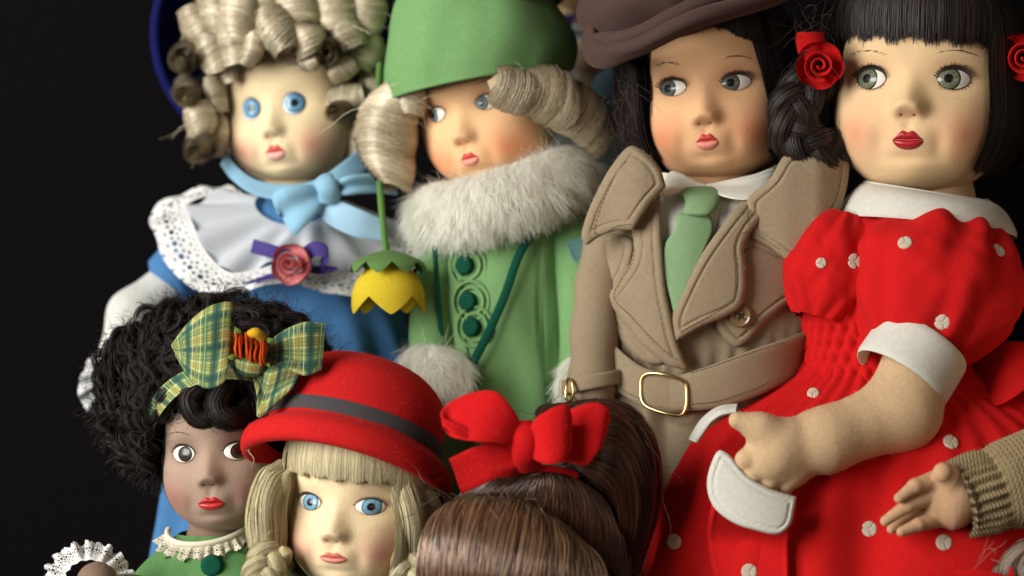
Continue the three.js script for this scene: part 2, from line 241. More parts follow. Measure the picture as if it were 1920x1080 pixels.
// ------------------------------------------------------------------ pressed felt heads
// head coordinates: eyes at y = 0, chin at y = -1, crown at y = +1, face towards +z; one unit is the distance from eyes to chin
function makeHead(parent, o) {
  const s = o.size * MM, R = new THREE.Matrix4().makeRotationFromEuler(new THREE.Euler(o.pitch * PI / 180, o.yaw * PI / 180, o.roll * PI / 180, 'ZYX'));
  const wide = o.wide ?? 1, ex = o.eyeX ?? 0.34, mY = o.mouthY ?? -0.57, nY = o.noseY ?? -0.26, eA = o.eyeA ?? 0.15, eB = o.eyeB ?? 0.1, jaw = o.jaw ?? 1;
  const wT = table([[-1, 0.80 * jaw, 0.86], [-0.8, 0.86 * jaw, 0.88], [-0.5, 0.825 * (1 + jaw) / 2, 0.80], [-0.2, 0.765, 0.72], [0.1, 0.735, 0.68], [0.45, 0.79, 0.74], [0.75, 0.86, 0.80], [1, 0.86, 0.82]]);
  const wd = y => { const k = Math.sqrt(Math.max(0, 1 - y * y)), [a, b] = wT(y); return [a * k * wide + 1e-4, b * k + 1e-4]; };
  const Fz = (x, y) => {
    const ax = Math.abs(x), br = smooth(0.20, nY + 0.06, y) * smooth(nY - 0.11, nY + 0.05, y);
    return -0.055 * G(ax - ex, 0.15) * G(y - 0.0, 0.12) + 0.018 * G(ax - ex, 0.2) * G(y - 0.24, 0.1)
      + br * (0.045 + 0.075 * smooth(0.12, nY, y)) * G(x, 0.066 + 0.022 * smooth(0, nY, y)) + (o.nose ?? 1) * 0.062 * G(x, 0.078) * G(y - nY - 0.01, 0.075) + (o.nose ?? 1) * 0.055 * G(ax - 0.098, 0.042) * G(y - nY + 0.015, 0.048)
      - 0.022 * G(ax - 0.055, 0.022) * G(y - nY + 0.075, 0.02)
      - 0.018 * G(x, 0.03) * smooth(mY + 0.05, mY + 0.12, y) * smooth(nY - 0.04, nY - 0.10, y)
      + 0.045 * G(x, 0.17) * G(y - mY, 0.13) - 0.035 * G(ax - 0.25, 0.055) * G(y - mY + 0.02, 0.09) - 0.03 * G(x, 0.14) * G(y - (mY - 0.145), 0.035)
      + 0.065 * G(x, 0.15) * G(y - (mY - 0.27), 0.10) + 0.055 * G(ax - 0.42, 0.18) * G(y - (mY + 0.08), 0.2) + 0.02 * G(x, 0.3) * G(y - 0.45, 0.2);
  };
  const nE = 2.12;
  const zAt = (x, y) => { const [w, d] = wd(y), q = Math.min(0.999, Math.abs(x) / w), zb = d * Math.pow(1 - Math.pow(q, nE), 1 / nE); return zb + Fz(x, y) * smooth(0, 0.3, zb); };
  const anchor = V(0, 0, zAt(0, 0)).multiplyScalar(s).applyMatrix4(R), C = at(o.eyes[0], o.eyes[1], o.z + anchor.z).sub(anchor);
  const L = (x, y, z) => V(x, y, z).multiplyScalar(s).applyMatrix4(R).add(C);
  const on = (x, y, dz = 0) => L(x, y, zAt(x, y) + dz);
  const dir = (x, y, z) => V(x, y, z).applyMatrix4(R);
  const g = grid(190, 170, (u, v) => {
    const y = Math.cos(v * PI), [w, d] = wd(y), th = u < 0.74 ? u / 0.74 * PI : PI + (u - 0.74) / 0.26 * PI, c = Math.cos(th), sn = Math.sin(th), x = w * Math.sign(c) * Math.pow(Math.abs(c), 2 / nE);
    if (sn >= 0) { const zb = d * Math.pow(sn, 2 / nE); return L(x, y, zb + Fz(x, y) * smooth(0, 0.3, zb)); }
    return L(x, y, d * 1.15 * -Math.pow(-sn, 2 / nE));
  }, { closeU: true });
  { // planar cloth coordinates of the face, in head units
    const P = g.attributes.position, U = g.attributes.uv, inv = R.clone().invert(), p = V();
    for (let i = 0; i < P.count; i++) { p.fromBufferAttribute(P, i).sub(C).applyMatrix4(inv).divideScalar(s); U.setXY(i, p.x / 1.8 + 0.5, (p.y + 1.05) / 1.8); }
  }
  // face paint
  const N = 1024, cv = document.createElement('canvas'); cv.width = cv.height = N; const c = cv.getContext('2d');
  const X = x => (x / 1.8 + 0.5) * N, Y = y => (1 - (y + 1.05) / 1.8) * N, K = N / 1.8;
  c.fillStyle = o.skin; c.fillRect(0, 0, N, N);
  seed = 900 + Math.round(o.eyes[0]);
  for (let i = 0; i < 5200; i++) { const x = rnd() * N, y = rnd() * N, a = rnd() * TAU, l = rr(3, 11); c.strokeStyle = rnd() < 0.5 ? `rgba(255,246,225,${rr(0.04, 0.17)})` : `rgba(120,70,40,${rr(0.03, 0.12)})`; c.lineWidth = rr(0.6, 1.5); c.beginPath(); c.moveTo(x, y); c.lineTo(x + Math.cos(a) * l, y + Math.sin(a) * l); c.stroke(); }
  const spot = (x, y, r, col, ry = r) => { c.save(); c.translate(X(x), Y(y)); c.scale(1, ry / r); const q = c.createRadialGradient(0, 0, 0, 0, 0, r * K); q.addColorStop(0, col[0]); q.addColorStop(0.55, col[1]); q.addColorStop(1, col[2]); c.fillStyle = q; c.fillRect(-r * K, -r * K, 2 * r * K, 2 * r * K); c.restore(); };
  const rouge = o.rouge || [214, 84, 70], ra = o.rougeA ?? 0.5;                              // rouge rubbed into the cheeks
  for (const q of [-1, 1]) spot(q * 0.47, mY + 0.06, 0.34, [0, 0.6, 1].map(t => `rgba(${rouge.join()},${ra * (1 - t) ** 1.3})`));
  const lid = o.lid || [150, 84, 56], la = o.lidA ?? 0.45;                                   // brown pigment brushed round the eyes
  for (const q of [-1, 1]) spot(q * ex, 0.05, eA * 1.7, [0, 0.6, 1].map(t => `rgba(${lid.join()},${la * (1 - t)})`), eB * 2.1);
  c.lineCap = 'round';
  for (const q of [-1, 1]) {                                                                 // brows, a row of fine strokes
    const b = o.brow || { y: 0.22, rise: 0.06, w: 0.17, a: 0.8 }, W = b.w;
    for (let i = 0; i < 46; i++) { const t = rnd() * 2 - 1, x = q * (ex + 0.02) + t * W, y = b.y + b.rise * (1 - t * t) - (b.slant || 0) * t * q + gs() * 0.005; c.strokeStyle = `rgba(${(o.browC || [60, 36, 26]).join()},${b.a * (1 - Math.abs(t) * 0.5)})`; c.lineWidth = rr(1.2, 2.6) * (1 - 0.4 * Math.abs(t)); c.beginPath(); c.moveTo(X(x), Y(y)); c.lineTo(X(x + q * 0.032), Y(y - 0.06 * t * q * q * (q * t > 0 ? 1 : 1) * 0.3 + 0.004)); c.stroke(); }
    c.fillStyle = `rgba(${(o.nostril || [170, 60, 45]).join()},0.75)`; c.beginPath(); c.ellipse(X(q * 0.055), Y(nY - 0.068), 0.016 * K, 0.011 * K, 0, 0, TAU); c.fill();
  }
  if (o.paint) o.paint(c, X, Y, K);
  const tex = new THREE.CanvasTexture(cv); tex.colorSpace = THREE.SRGBColorSpace;
  const bump = feltBump.clone(); bump.repeat.set(1.8 * s / 0.032, 1.8 * s / 0.032); bump.needsUpdate = true;
  const head = part('head', parent, g, new THREE.MeshPhysicalMaterial({ map: tex, bumpMap: bump, bumpScale: o.bump ?? 0.0004, roughness: 0.9, sheen: 0.22, sheenColor: lin(0.9, 0.8, 0.65), sheenRoughness: 0.5, specularIntensity: 0.3 }));
  // eyes: domed glossy almonds in the felt
  const up = o.upper || (t => Math.pow(Math.max(0, 1 - Math.pow(Math.abs(t), 2.2)), 0.62)), low = o.lower || (t => Math.pow(Math.max(0, 1 - t * t), 0.6));
  const ecv = document.createElement('canvas'); ecv.width = ecv.height = 512; const e = ecv.getContext('2d'), iris = o.iris;
  for (const q of [-1, 1]) {
    const cx = q * ex, gx = o.gaze[0], gy = o.gaze[1], ir = o.irisR ?? 0.095;
    let tx = makeHead['t' + o.eyes[0]];
    if (!tx) {
      const k = 512 / (2 * eA), ix = 256 + gx * k, iy = 256 - gy * k;
      e.fillStyle = o.white || '#f1ece0'; e.fillRect(0, 0, 512, 512);
      e.fillStyle = iris[1]; e.beginPath(); e.arc(ix, iy, ir * k, 0, TAU); e.fill();
      e.fillStyle = iris[0]; e.beginPath(); e.arc(ix, iy, ir * k * 0.87, 0, TAU); e.fill();
      seed = 41; for (let i = 0; i < 170; i++) { const a = rnd() * TAU, r0 = rr(0.36, 0.55), r1 = rr(0.62, 0.9); e.strokeStyle = rnd() < 0.5 ? iris[2] : iris[1]; e.globalAlpha = rr(0.15, 0.6); e.lineWidth = rr(1.5, 5); e.beginPath(); e.moveTo(ix + Math.cos(a) * r0 * ir * k, iy + Math.sin(a) * r0 * ir * k); e.lineTo(ix + Math.cos(a) * r1 * ir * k, iy + Math.sin(a) * r1 * ir * k); e.stroke(); }
      e.globalAlpha = 1; e.fillStyle = '#0b0806'; e.beginPath(); e.arc(ix, iy, ir * k * (o.pupil ?? 0.45), 0, TAU); e.fill();
      tx = makeHead['t' + o.eyes[0]] = new THREE.CanvasTexture(ecv); tx.colorSpace = THREE.SRGBColorSpace; makeHead['m' + o.eyes[0]] = new THREE.MeshPhysicalMaterial({ map: tx, roughness: 0.35, clearcoat: 0.42, clearcoatRoughness: 0.05 });
    }
    const eye = grid(28, 22, (u, v) => { const t = -1 + 2 * u, yy = lerp(up(t) * eB, -low(t) * eB, v), x = cx + t * eA, r2 = t * t * 0.9 + (yy / eB) ** 2 * 0.9; return on(x, yy, 0.004 + (o.dome ?? 0.062) * Math.max(0, 1 - r2)); }, {});
    { const U = eye.attributes.uv; let i = 0; for (let jj = 0; jj <= 22; jj++) for (let ii = 0; ii <= 28; ii++, i++) { const t = -1 + 2 * ii / 28, yy = lerp(up(t) * eB, -low(t) * eB, jj / 22); U.setXY(i, 0.5 + t / 2, 0.5 + yy / (2 * eA)); } }
    const idx = eye.index.array; for (let i = 0; i < idx.length; i += 3) { const w = idx[i]; idx[i] = idx[i + 1]; idx[i + 1] = w; } eye.computeVertexNormals();
    part('eye', head, eye, makeHead['m' + o.eyes[0]]);
    const ln = o.line ?? 0.011, A = [], B = []; for (let i = 0; i <= 16; i++) { const t = -1 + i / 8; A.push(on(cx + t * eA * 1.02, up(t) * eB * 1.03, 0.010)); B.push(on(cx + t * eA, -low(t) * eB * 1.02, 0.006)); }
    part('eyelid', head, sweep(A, t => s * ln * (0.35 + 0.55 * Math.sin(PI * t)), { n: 30, seg: 8 }), o.lineMat || M.blackLine);
    part('lower_eyelid', head, sweep(B, t => s * ln * 0.5, { n: 30, seg: 6 }), o.lowLineMat || o.lineMat || M.blackLine);
    if (o.lash) {
      const f = new Fibres(), nL = o.lash.n || 22; seed = 50;
      for (let i = 0; i < nL; i++) { const t = lerp(-0.98, 0.98, i / (nL - 1)), out = q * t, x0 = cx + t * eA, y0 = up(t) * eB * 1.03, l = o.lash.l * rr(0.75, 1.15) * (1 + 0.25 * out), dx = t * 0.75 + q * 0.12, dy = 0.9 - 0.35 * Math.abs(t);
        f.add([0, 0.5, 1].map(k => on(x0 + dx * l * k, y0 + dy * l * k, 0.016 + 0.03 * k * (o.lash.f ?? 1))), dir(0, 0, 1), s * 0.012, [0.014, 0.009, 0.008], 0.15); }
      if (o.lash.low) for (let i = 0; i < 12; i++) { const t = lerp(-0.8, 0.98, i / 11) * q, x0 = cx + t * eA, y0 = -low(t) * eB, l = o.lash.l * 0.5 * rr(0.7, 1.1); f.add([0, 1].map(k => on(x0 + t * l * k * 0.7, y0 - l * k * 0.8, 0.007)), dir(0, 0, 1), s * 0.009, [0.02, 0.013, 0.01], 0.2); }
      part('eyelashes', head, f.build(), M.hairDull);
    }
  }
  // lips: two raised felt lips, painted
  const lw = o.lipW ?? 0.115, lu = o.lipU ?? 0.075, lo = o.lipL ?? 0.075, mp = t => mY + (o.smile ?? -0.012) * (1 - t * t) * -1 - 0.01 * G(t, 0.3);
  const topL = t => mY + lu * (Math.pow(Math.max(0, 1 - Math.abs(t) ** 1.7), 0.8) * 0.72 + 0.34 * G(Math.abs(t) - 0.36, 0.2) * (1 - Math.abs(t) ** 4)), botL = t => mY - lo * Math.pow(Math.max(0, 1 - Math.abs(t) ** 2.3), 0.65);
  const lipG = (f0, f1, b) => grid(26, 12, (u, v) => { const t = -1 + 2 * u, y = lerp(f0(t), f1(t), v); return on(t * lw, y, -0.002 + b * Math.pow(Math.sin(PI * clamp(v)), 0.6) * Math.pow(Math.max(0, 1 - t * t), 0.45)); }, { flip: true });
  part('upper_lip', head, lipG(topL, mp, 0.032), o.lipTop); part('lower_lip', head, lipG(mp, botL, 0.036), o.lipLow || o.lipTop);
  return { head, L, on, dir, s, C, R, zAt, wd };
}
// ------------------------------------------------------------------ hair, roses, trimmings
const axisFrame = T => { const a = Math.abs(T.y) < 0.9 ? V(0, 1, 0) : V(1, 0, 0), n = V().crossVectors(T, a).normalize(); return [n, V().crossVectors(T, n)]; };
// a curl whose hair winds round the line A..B
function curl(F, A, B, r, { n = 260, ca, cb, turn = 0.75, prof = t => 0.75 + 0.25 * Math.sin(PI * clamp(t)), w = 0.0009, clump = 9, slope = 0.3, from = 0, inner = 0.25, loose = 0.07 } = {}) {
  const ax = V().subVectors(B, A), len = ax.length(), T = ax.clone().normalize(), [n1, n2] = axisFrame(T), ph = [], cl = [];
  for (let k = 0; k < clump; k++) { ph.push(rr(-0.03, 0.04)); cl.push(rr(0.85, 1.16)); }
  n = Math.round(n * 1.9); w *= 0.68;
  const bend = n1.clone().multiplyScalar(gs()).addScaledVector(n2, gs()).multiplyScalar(len * 0.16), ov = rr(0.85, 1.12), dir = rnd() < 0.5 ? -1 : 1, wp = rnd() * 6;
  for (let i = 0; i < n; i++) {
    const t0 = rnd(), k = Math.min(clump - 1, Math.floor(t0 * clump)), fr = t0 * clump - k, deep = rnd() < inner ? rr(0.3, 0.9) : rr(1 - loose, 1 + loose * 0.7), f0 = from + rnd() * TAU, tl = turn * rr(0.5, 1.4), P = [], N = [], hue = clamp(0.5 + 0.9 * nz(t0 * 7 + A.x * 90, f0 * 0.5, A.y * 90) + 0.2 * gs()), c = tone([lerp(ca[0], cb[0], hue), lerp(ca[1], cb[1], hue), lerp(ca[2], cb[2], hue)], 0.06).map(v => v * cl[k]), dt = slope * (1 + 0.3 * gs()) * dir, sp = rr(-0.02, 0.14), wv = gs() * loose * 0.5;
    for (let j = 0; j <= 11; j++) { const q = j / 11, a = f0 + q * tl * TAU, t = t0 + dt * (q - 0.5) + 0.05 * Math.sin(a * 2 + wp), tc = clamp(t, -0.12, 1.12), r0 = r * prof(clamp(tc)) * (1 + ph[k] - 0.07 * Math.pow(Math.abs(fr - 0.5) * 2, 3)) * deep * (1 + 0.07 * nz(Math.cos(a) * 1.3 + wp, Math.sin(a) * 1.3, tc * 2.5)), rad = r0 * (1 - sp * q + wv * Math.sin(q * 5 + wp)), m = n1.clone().multiplyScalar(Math.cos(a) * ov).addScaledVector(n2, Math.sin(a) / ov); P.push(A.clone().addScaledVector(T, tc * len).addScaledVector(bend, 4 * tc * (1 - tc)).addScaledVector(m, rad)); N.push(m.normalize()); }
    F.add(P, N, w * rr(0.7, 1.25), c);
  }
}
// a lock of hair along a guide line, its fibres spread over a round or oval section
function lock(F, guide, r, { n = 200, ca, cb, prof = t => Math.sin(PI * clamp(0.12 + 0.75 * t)) ** 0.6, w = 0.0008, k = 14, wob = 0.08, flat = 1, hint = null, fray = 0.1, wave = 0, waves = 2, twist = 0, clumps = 7, shade = 0.25 } = {}) {
  const C = spline(guide, k), T = C.map((_, i) => V().subVectors(C[Math.min(k, i + 1)], C[Math.max(0, i - 1)]).normalize()), N = []; let h = hint ? hint.clone() : axisFrame(T[0])[0];
  for (let i = 0; i <= k; i++) { const m = (hint || h).clone(); m.addScaledVector(T[i], -m.dot(T[i])); if (m.lengthSq() < 1e-6) m.copy(h); m.normalize(); h = m; N.push(m); }
  const cl = []; for (let q = 0; q < clumps; q++) cl.push(1 + shade * gs());
  for (let i = 0; i < n; i++) {
    const a0 = rnd() * TAU, rad = Math.sqrt(rr(0.35, 1)), t0 = rnd() * fray, t1 = 1 - rnd() * fray, P = [], NN = [], ph = rnd() * 3, q0 = Math.floor(((a0 / TAU) * clumps)) % clumps, c = pick(ca, cb, 0.14).map(v => v * cl[q0]);
    const w1 = gs() * wob, w2 = gs() * wob;
    for (let j = 0; j <= k; j++) {
      const t = lerp(t0, t1, j / k), x = t * k, i0 = Math.min(k - 1, Math.floor(x)), fr = x - i0, B = V().crossVectors(N[i0], T[i0]).normalize(), a = a0 + w1 * Math.sin(3 * t + ph) + twist * t, rv = r * prof(t) * (rad + w2 * Math.sin(5 * t + ph));
      const m = N[i0].clone().multiplyScalar(Math.cos(a) * flat).addScaledVector(B, Math.sin(a)), wv = wave ? Math.sin(t * TAU * waves + a0 * 0.25) * wave : 0;
      P.push(C[i0].clone().lerp(C[i0 + 1], fr).addScaledVector(m, rv).addScaledVector(N[i0], wv)); NN.push(m.normalize());
    }
    F.add(P, NN, w * rr(0.7, 1.3), c);
  }
}
// a loose hair
function stray(F, a, L, c) { const d = V(gs(), gs() - 0.3, gs() * 0.4).normalize(), b = V(gs(), gs() - 0.6, gs() * 0.3), P = []; for (let j = 0; j <= 12; j++) { const t = j / 12; P.push(a.clone().addScaledVector(d, L * t).addScaledVector(b, L * 0.7 * t * t).add(V(L * 0.05 * Math.sin(t * 9), 0, 0))); } F.add(P, V(0, 0, 1), 0.00026, c); }
// hair combed over the head from the crown: th is the angle round the head (PI/2 = over the face)
function combed(F, H, { n = 2500, th0, th1, y1, grow = () => 0.08, ca, cb, w = 0.0009, k = 13, wob = 0.02, top = 0.985, part = 0, layer = 0.06, clump = 30, shade = 0.2, extra = null, rag = 0.03 }) {
  const cl = []; for (let i = 0; i < clump; i++) cl.push([gs() * shade, gs()]);
  for (let i = 0; i < n; i++) {
    const q = rnd(), th = lerp(th0, th1, q), kk = Math.floor(q * clump), g0 = rnd(), c = pick(ca, cb, 0.14).map(v => v * (1 + cl[kk][0])), P = [], N = [], ph = rnd() * 6, ye = y1(th) + gs() * rag + cl[kk][1] * 0.012, wb = gs() * wob;
    const start = rnd() < 0.45 ? rr(0, 0.5) : 0;
    for (let j = 0; j <= k; j++) {
      const v = lerp(start, 1, j / k), ys = lerp(top, ye, Math.pow(v, 1.25)), y = clamp(ys, -0.985, 0.9995), [hw, hd] = H.wd(y), t = th + wb * Math.sin(4 * v + ph) + part * (1 - v), g = grow(v, th) + layer * (g0 - 0.7);
      const cs = Math.cos(t), sn = Math.sin(t), m = V(cs, 0.35 * y, sn), p = H.L(hw * cs + g * cs, ys + g * 0.8 * Math.max(0, y), (sn > 0 ? hd : hd * 1.1) * sn + g * sn);
      if (extra) p.add(extra(v, th)); P.push(p); N.push(H.dir(m.x, m.y, m.z).normalize());
    }
    F.add(P, N, w * rr(0.7, 1.3), c);
  }
}
// the wig cap under the hair
function wigCap(H, { y1, grow = 0.03, k = 1 }) { return grid(72, 40, (u, v) => { const th = u * TAU, y = lerp(0.9995, y1(th), v), [w, d] = H.wd(clamp(y, -0.97, 0.9995)), c = Math.cos(th), s = Math.sin(th); return H.L((w + grow) * c, y + grow * Math.max(0, y), (s > 0 ? d + grow : d * 1.1 + grow) * s); }, { closeU: true, flip: false }); }
// three strand braid along a guide
function braid(F, guide, r, turns, o) {
  const K = 60, C = spline(guide, K), cores = [];
  for (let b = 0; b < 3; b++) {
    const P = []; for (let i = 0; i <= K; i++) { const t = i / K, T = V().subVectors(C[Math.min(K, i + 1)], C[Math.max(0, i - 1)]).normalize(), z = o.hint.clone().addScaledVector(T, -o.hint.dot(T)).normalize(), x = V().crossVectors(T, z), a = t * turns * TAU + b * TAU / 3; P.push(C[i].clone().addScaledVector(x, Math.sin(a) * r * 0.62).addScaledVector(z, Math.sin(2 * a) * r * 0.34)); }
    lock(F, P, r * 0.56, { ...o, k: 44, n: o.n / 3, prof: t => 0.9 + 0.1 * Math.sin(PI * t) - 0.3 * smooth(0.9, 1, t), fray: 0.03, hint: null }); cores.push(sweep(P, () => r * 0.46, { n: 60, seg: 8 }));
  }
  return join(cores);
}
// felt rose: a coiled strip inside cupped petals; nrm is the way it faces
function rose(c, R, nrm, { turns = 2.6, petals = 5, h = 0.55, t = 0.0016 } = {}) {
  const z = nrm.clone().normalize(), [x, y] = axisFrame(z), P = (a, r, d) => c.clone().addScaledVector(x, Math.cos(a) * r).addScaledVector(y, Math.sin(a) * r).addScaledVector(z, d), A = [], B = [], g = [];
  for (let i = 0; i <= 60; i++) { const q = i / 60, a = q * turns * TAU, r = R * (0.07 + 0.55 * q), lip = R * (0.42 + 0.16 * (1 - q) + 0.04 * Math.sin(a * 2.3)); A.push(P(a, r * 1.12, lip)); B.push(P(a, r * 0.8, -R * 0.25)); }
  g.push(strip(A, B, { nu: 5, nv: 90, t }));
  for (let k = 0; k < petals; k++) { const a0 = k / petals * TAU + 0.4; g.push(grid(12, 8, (u, v) => { const a = a0 + (u - 0.5) * 1.75, e = Math.sin(PI * u), r = R * (0.45 + 0.55 * Math.sin(v * PI * 0.5) * (0.8 + 0.2 * e)), d = R * (-0.3 + 0.62 * v * v * (0.7 + 0.3 * e) + 0.05 * k % 0.1); return P(a, r, d); })); const q = g[g.length - 1], q2 = q.clone(); q2.translate(-z.x * t, -z.y * t, -z.z * t); g.push(q2); }
  return join(g);
}
// loose fibres standing off a felt surface
function fuzz(mesh, n, len, c, w = 0.00013) {
  const P = mesh.geometry.attributes.position, I = mesh.geometry.index.array, ar = [], a = V(), b = V(), d = V(); let sum = 0; const f = new Fibres();
  for (let i = 0; i < I.length; i += 3) { a.fromBufferAttribute(P, I[i]); b.fromBufferAttribute(P, I[i + 1]).sub(a); d.fromBufferAttribute(P, I[i + 2]).sub(a); sum += b.cross(d).length(); ar.push(sum); }
  scene.updateMatrixWorld(true);
  for (let k = 0; k < n; k++) { const x = rnd() * sum; let lo = 0, hi = ar.length - 1; while (lo < hi) { const m = (lo + hi) >> 1; ar[m] < x ? lo = m + 1 : hi = m; } const i = lo * 3, u = rnd(), v = rnd() * (1 - u); a.fromBufferAttribute(P, I[i]); b.fromBufferAttribute(P, I[i + 1]).sub(a); d.fromBufferAttribute(P, I[i + 2]).sub(a); const s = a.clone().addScaledVector(b, u).addScaledVector(d, v).applyMatrix4(mesh.matrixWorld), nn = V().crossVectors(b, d).normalize(), e = nn.clone().multiplyScalar(rr(0.25, 0.9)).add(V(gs() * 0.7, gs() * 0.7, gs() * 0.7)).normalize(), l = len * rr(0.4, 1.3); f.add([s, s.clone().addScaledVector(e, l * 0.5), s.clone().addScaledVector(e, l).add(V(gs() * l * 0.3, gs() * l * 0.3, 0))], nn, w, tone(c, 0.1), 0.3); }
  part('felt_fuzz', mesh, f.build(), M.fuzz).userData.kind = 'stuff';
}
const ray = new THREE.Raycaster();
function hit(px, py, meshes) { scene.updateMatrixWorld(true); const d = at(px, py, 0).sub(camera.position).normalize(); ray.set(camera.position, d); const r = ray.intersectObjects([].concat(meshes), false)[0]; if (!r) { console.log('no surface at', px, py); return { p: at(px, py, 0), n: V(0, 0, 1) }; } const n = r.face.normal.clone(); if (n.dot(d) > 0) n.negate(); return { p: r.point, n }; }
const onto = (list, meshes, off = 0.0008) => list.map(([x, y]) => { const h = hit(x, y, meshes); return h.p.addScaledVector(h.n, off); });
// running stitches: short dashes of thread along a line
function stitches(P, { len = 0.0022, gap = 0.0011, r = 0.00028 } = {}) { const c = new THREE.CatmullRomCurve3(P, false, 'centripetal'), L = c.getLength(), n = Math.floor(L / (len + gap)), g = []; for (let i = 0; i < n; i++) { const a = c.getPointAt(i / n), b = c.getPointAt((i + len / (len + gap)) / n); g.push(sweep([a, b], () => r, { n: 2, seg: 5 })); } return join(g); }
function disc(c, nrm, R, hgt, f = () => 0, nu = 36, nv = 9) { const z = nrm.clone().normalize(), [x, y] = axisFrame(z); return grid(nu, nv, (u, v) => { const a = u * TAU, r = R * Math.min(1, v * 1.15) * (v > 0.87 ? 1 : 1), d = v > 0.87 ? -hgt * (v - 0.87) / 0.13 : hgt * Math.sqrt(Math.max(0, 1 - Math.pow(Math.min(1, v * 1.15), 4))) * 0.6; return c.clone().addScaledVector(x, Math.cos(a) * r).addScaledVector(y, Math.sin(a) * r).addScaledVector(z, d + f(a, v)); }, { closeU: true }); }
const ringPts = (cx, cy, z0, w, d, { n = 40, a0 = 0, a1 = TAU, tilt = 0, nod = 0, dz = 0 } = {}) => { const P = []; for (let i = 0; i <= n; i++) { const a = lerp(a0, a1, i / n), p = at(cx, cy, z0); p.x += Math.cos(a) * w * MM; p.y += -tilt * MM * Math.cos(a) - nod * MM * Math.sin(a); p.z += dz + Math.sin(a) * d; P.push(p); } return P; };
const BASE_Y = -0.36, baseAt = (px, z) => V(at(px, 540, z).x, BASE_Y, z), pyAt = (y, z) => 540 - y / MM * EYE / (EYE - z);
const skinMat = (r, g, b) => felt(r, g, b, { sheen: 0.25, sheenColor: [0.9, 0.8, 0.65], bump: 0.0003 });
// lace cloth: white thread with eyelet holes, scalloped at v = 1
const laceTex = (() => { const n = 256, c = document.createElement('canvas'); c.width = c.height = n; const k = c.getContext('2d'); k.fillStyle = '#fff'; k.fillRect(0, 0, n, n); k.fillStyle = '#000'; const hole = (x, y, r, q = 1) => { for (const dx of [-n, 0, n]) { k.beginPath(); k.ellipse(x + dx, y, r, r * q, 0, 0, TAU); k.fill(); } };
  for (let i = 0; i < 4; i++) { const x = i * 64; hole(x + 32, 150, 13, 1.3); hole(x + 14, 118, 8); hole(x + 50, 118, 8); hole(x + 32, 92, 9); hole(x, 160, 8, 1.5); hole(x + 32, 196, 9, 0.8); hole(x, 60, 7); hole(x + 32, 52, 5); hole(x + 16, 30, 4); hole(x + 48, 30, 4); k.beginPath(); k.moveTo(x - 6, 257); k.quadraticCurveTo(x, 206, x + 6, 257); k.fill(); k.fillRect(x - 4, 240, 8, 18); }
  const t = new THREE.CanvasTexture(c); t.wrapS = t.wrapT = THREE.RepeatWrapping; t.flipY = false; return t; })();
const laceMat = (r, g, b) => new THREE.MeshPhysicalMaterial({ color: lin(r, g, b), alphaMap: laceTex, alphaTest: 0.5, roughness: 0.9, side: THREE.DoubleSide, bumpMap: weave, bumpScale: 0.0002 });
// a band of lace ruled between two lines, ruffled; reps repeats of the pattern along it
function laceBand(A, B, reps, { nv = 90, nu = 10, ruf = 0, waves = 8, ph = 0 } = {}) { const a = spline(A, nv), b = spline(B, nv); return grid(nv, nu, (u, v) => { const i = Math.round(u * nv), p = a[i].clone().lerp(b[i], v), T = V().subVectors(a[Math.min(nv, i + 1)], a[Math.max(0, i - 1)]), n = T.cross(V().subVectors(b[i], a[i])).normalize(); return p.addScaledVector(n, ruf * v * Math.sin(u * TAU * waves + ph)); }, { uvf: (u, v) => [u * reps, v] }); }
// ------------------------------------------------------------------ backdrop and table
function structure(name, g, m) { const o = new THREE.Mesh(g, m); o.name = name; o.userData = { kind: 'structure' }; o.receiveShadow = o.castShadow = true; scene.add(o); return o; }
structure('backdrop', grid(160, 60, (u, v) => V(lerp(-2.2, 2.2, u), lerp(1.6, -0.40, v), -0.62 + 0.02 * Math.sin(u * 34 + Math.sin(u * 11) * 2) + 0.012 * nz(u * 18, v * 3)), {}), felt(0.0026, 0.0016, 0.0022, { sheen: 0.05, sheenColor: [0.3, 0.25, 0.3] }));
{ // the window beside the camera: frame and glazing bars in front of its light
  const b = [], c = V(-1.52, 0.46, 1.20), m = new THREE.Matrix4().lookAt(c, V(0, -0.02, 0), V(0, 1, 0)), bar = (x, y, w, h) => { const g = new THREE.BoxGeometry(w, h, 0.03); g.translate(x, y, -0.03); g.applyMatrix4(m); g.translate(c.x, c.y, c.z); b.push(g); };
  for (const s of [-1, 1]) { bar(s * 0.69, 0, 0.07, 1.5); bar(0, s * 0.715, 1.31, 0.07); } bar(0, 0, 0.03, 1.36); bar(-0.335, 0.12, 0.64, 0.028); bar(0.335, 0.12, 0.64, 0.028);
  structure('window_frame', join(b), plain(0.75, 0.74, 0.70, 0.5));
}
structure('table', (() => { const g = new THREE.BoxGeometry(2.6, 0.04, 1.3); g.translate(0, BASE_Y - 0.02, 0.02); return g; })(), felt(0.006, 0.005, 0.006, { sheen: 0.05 }));
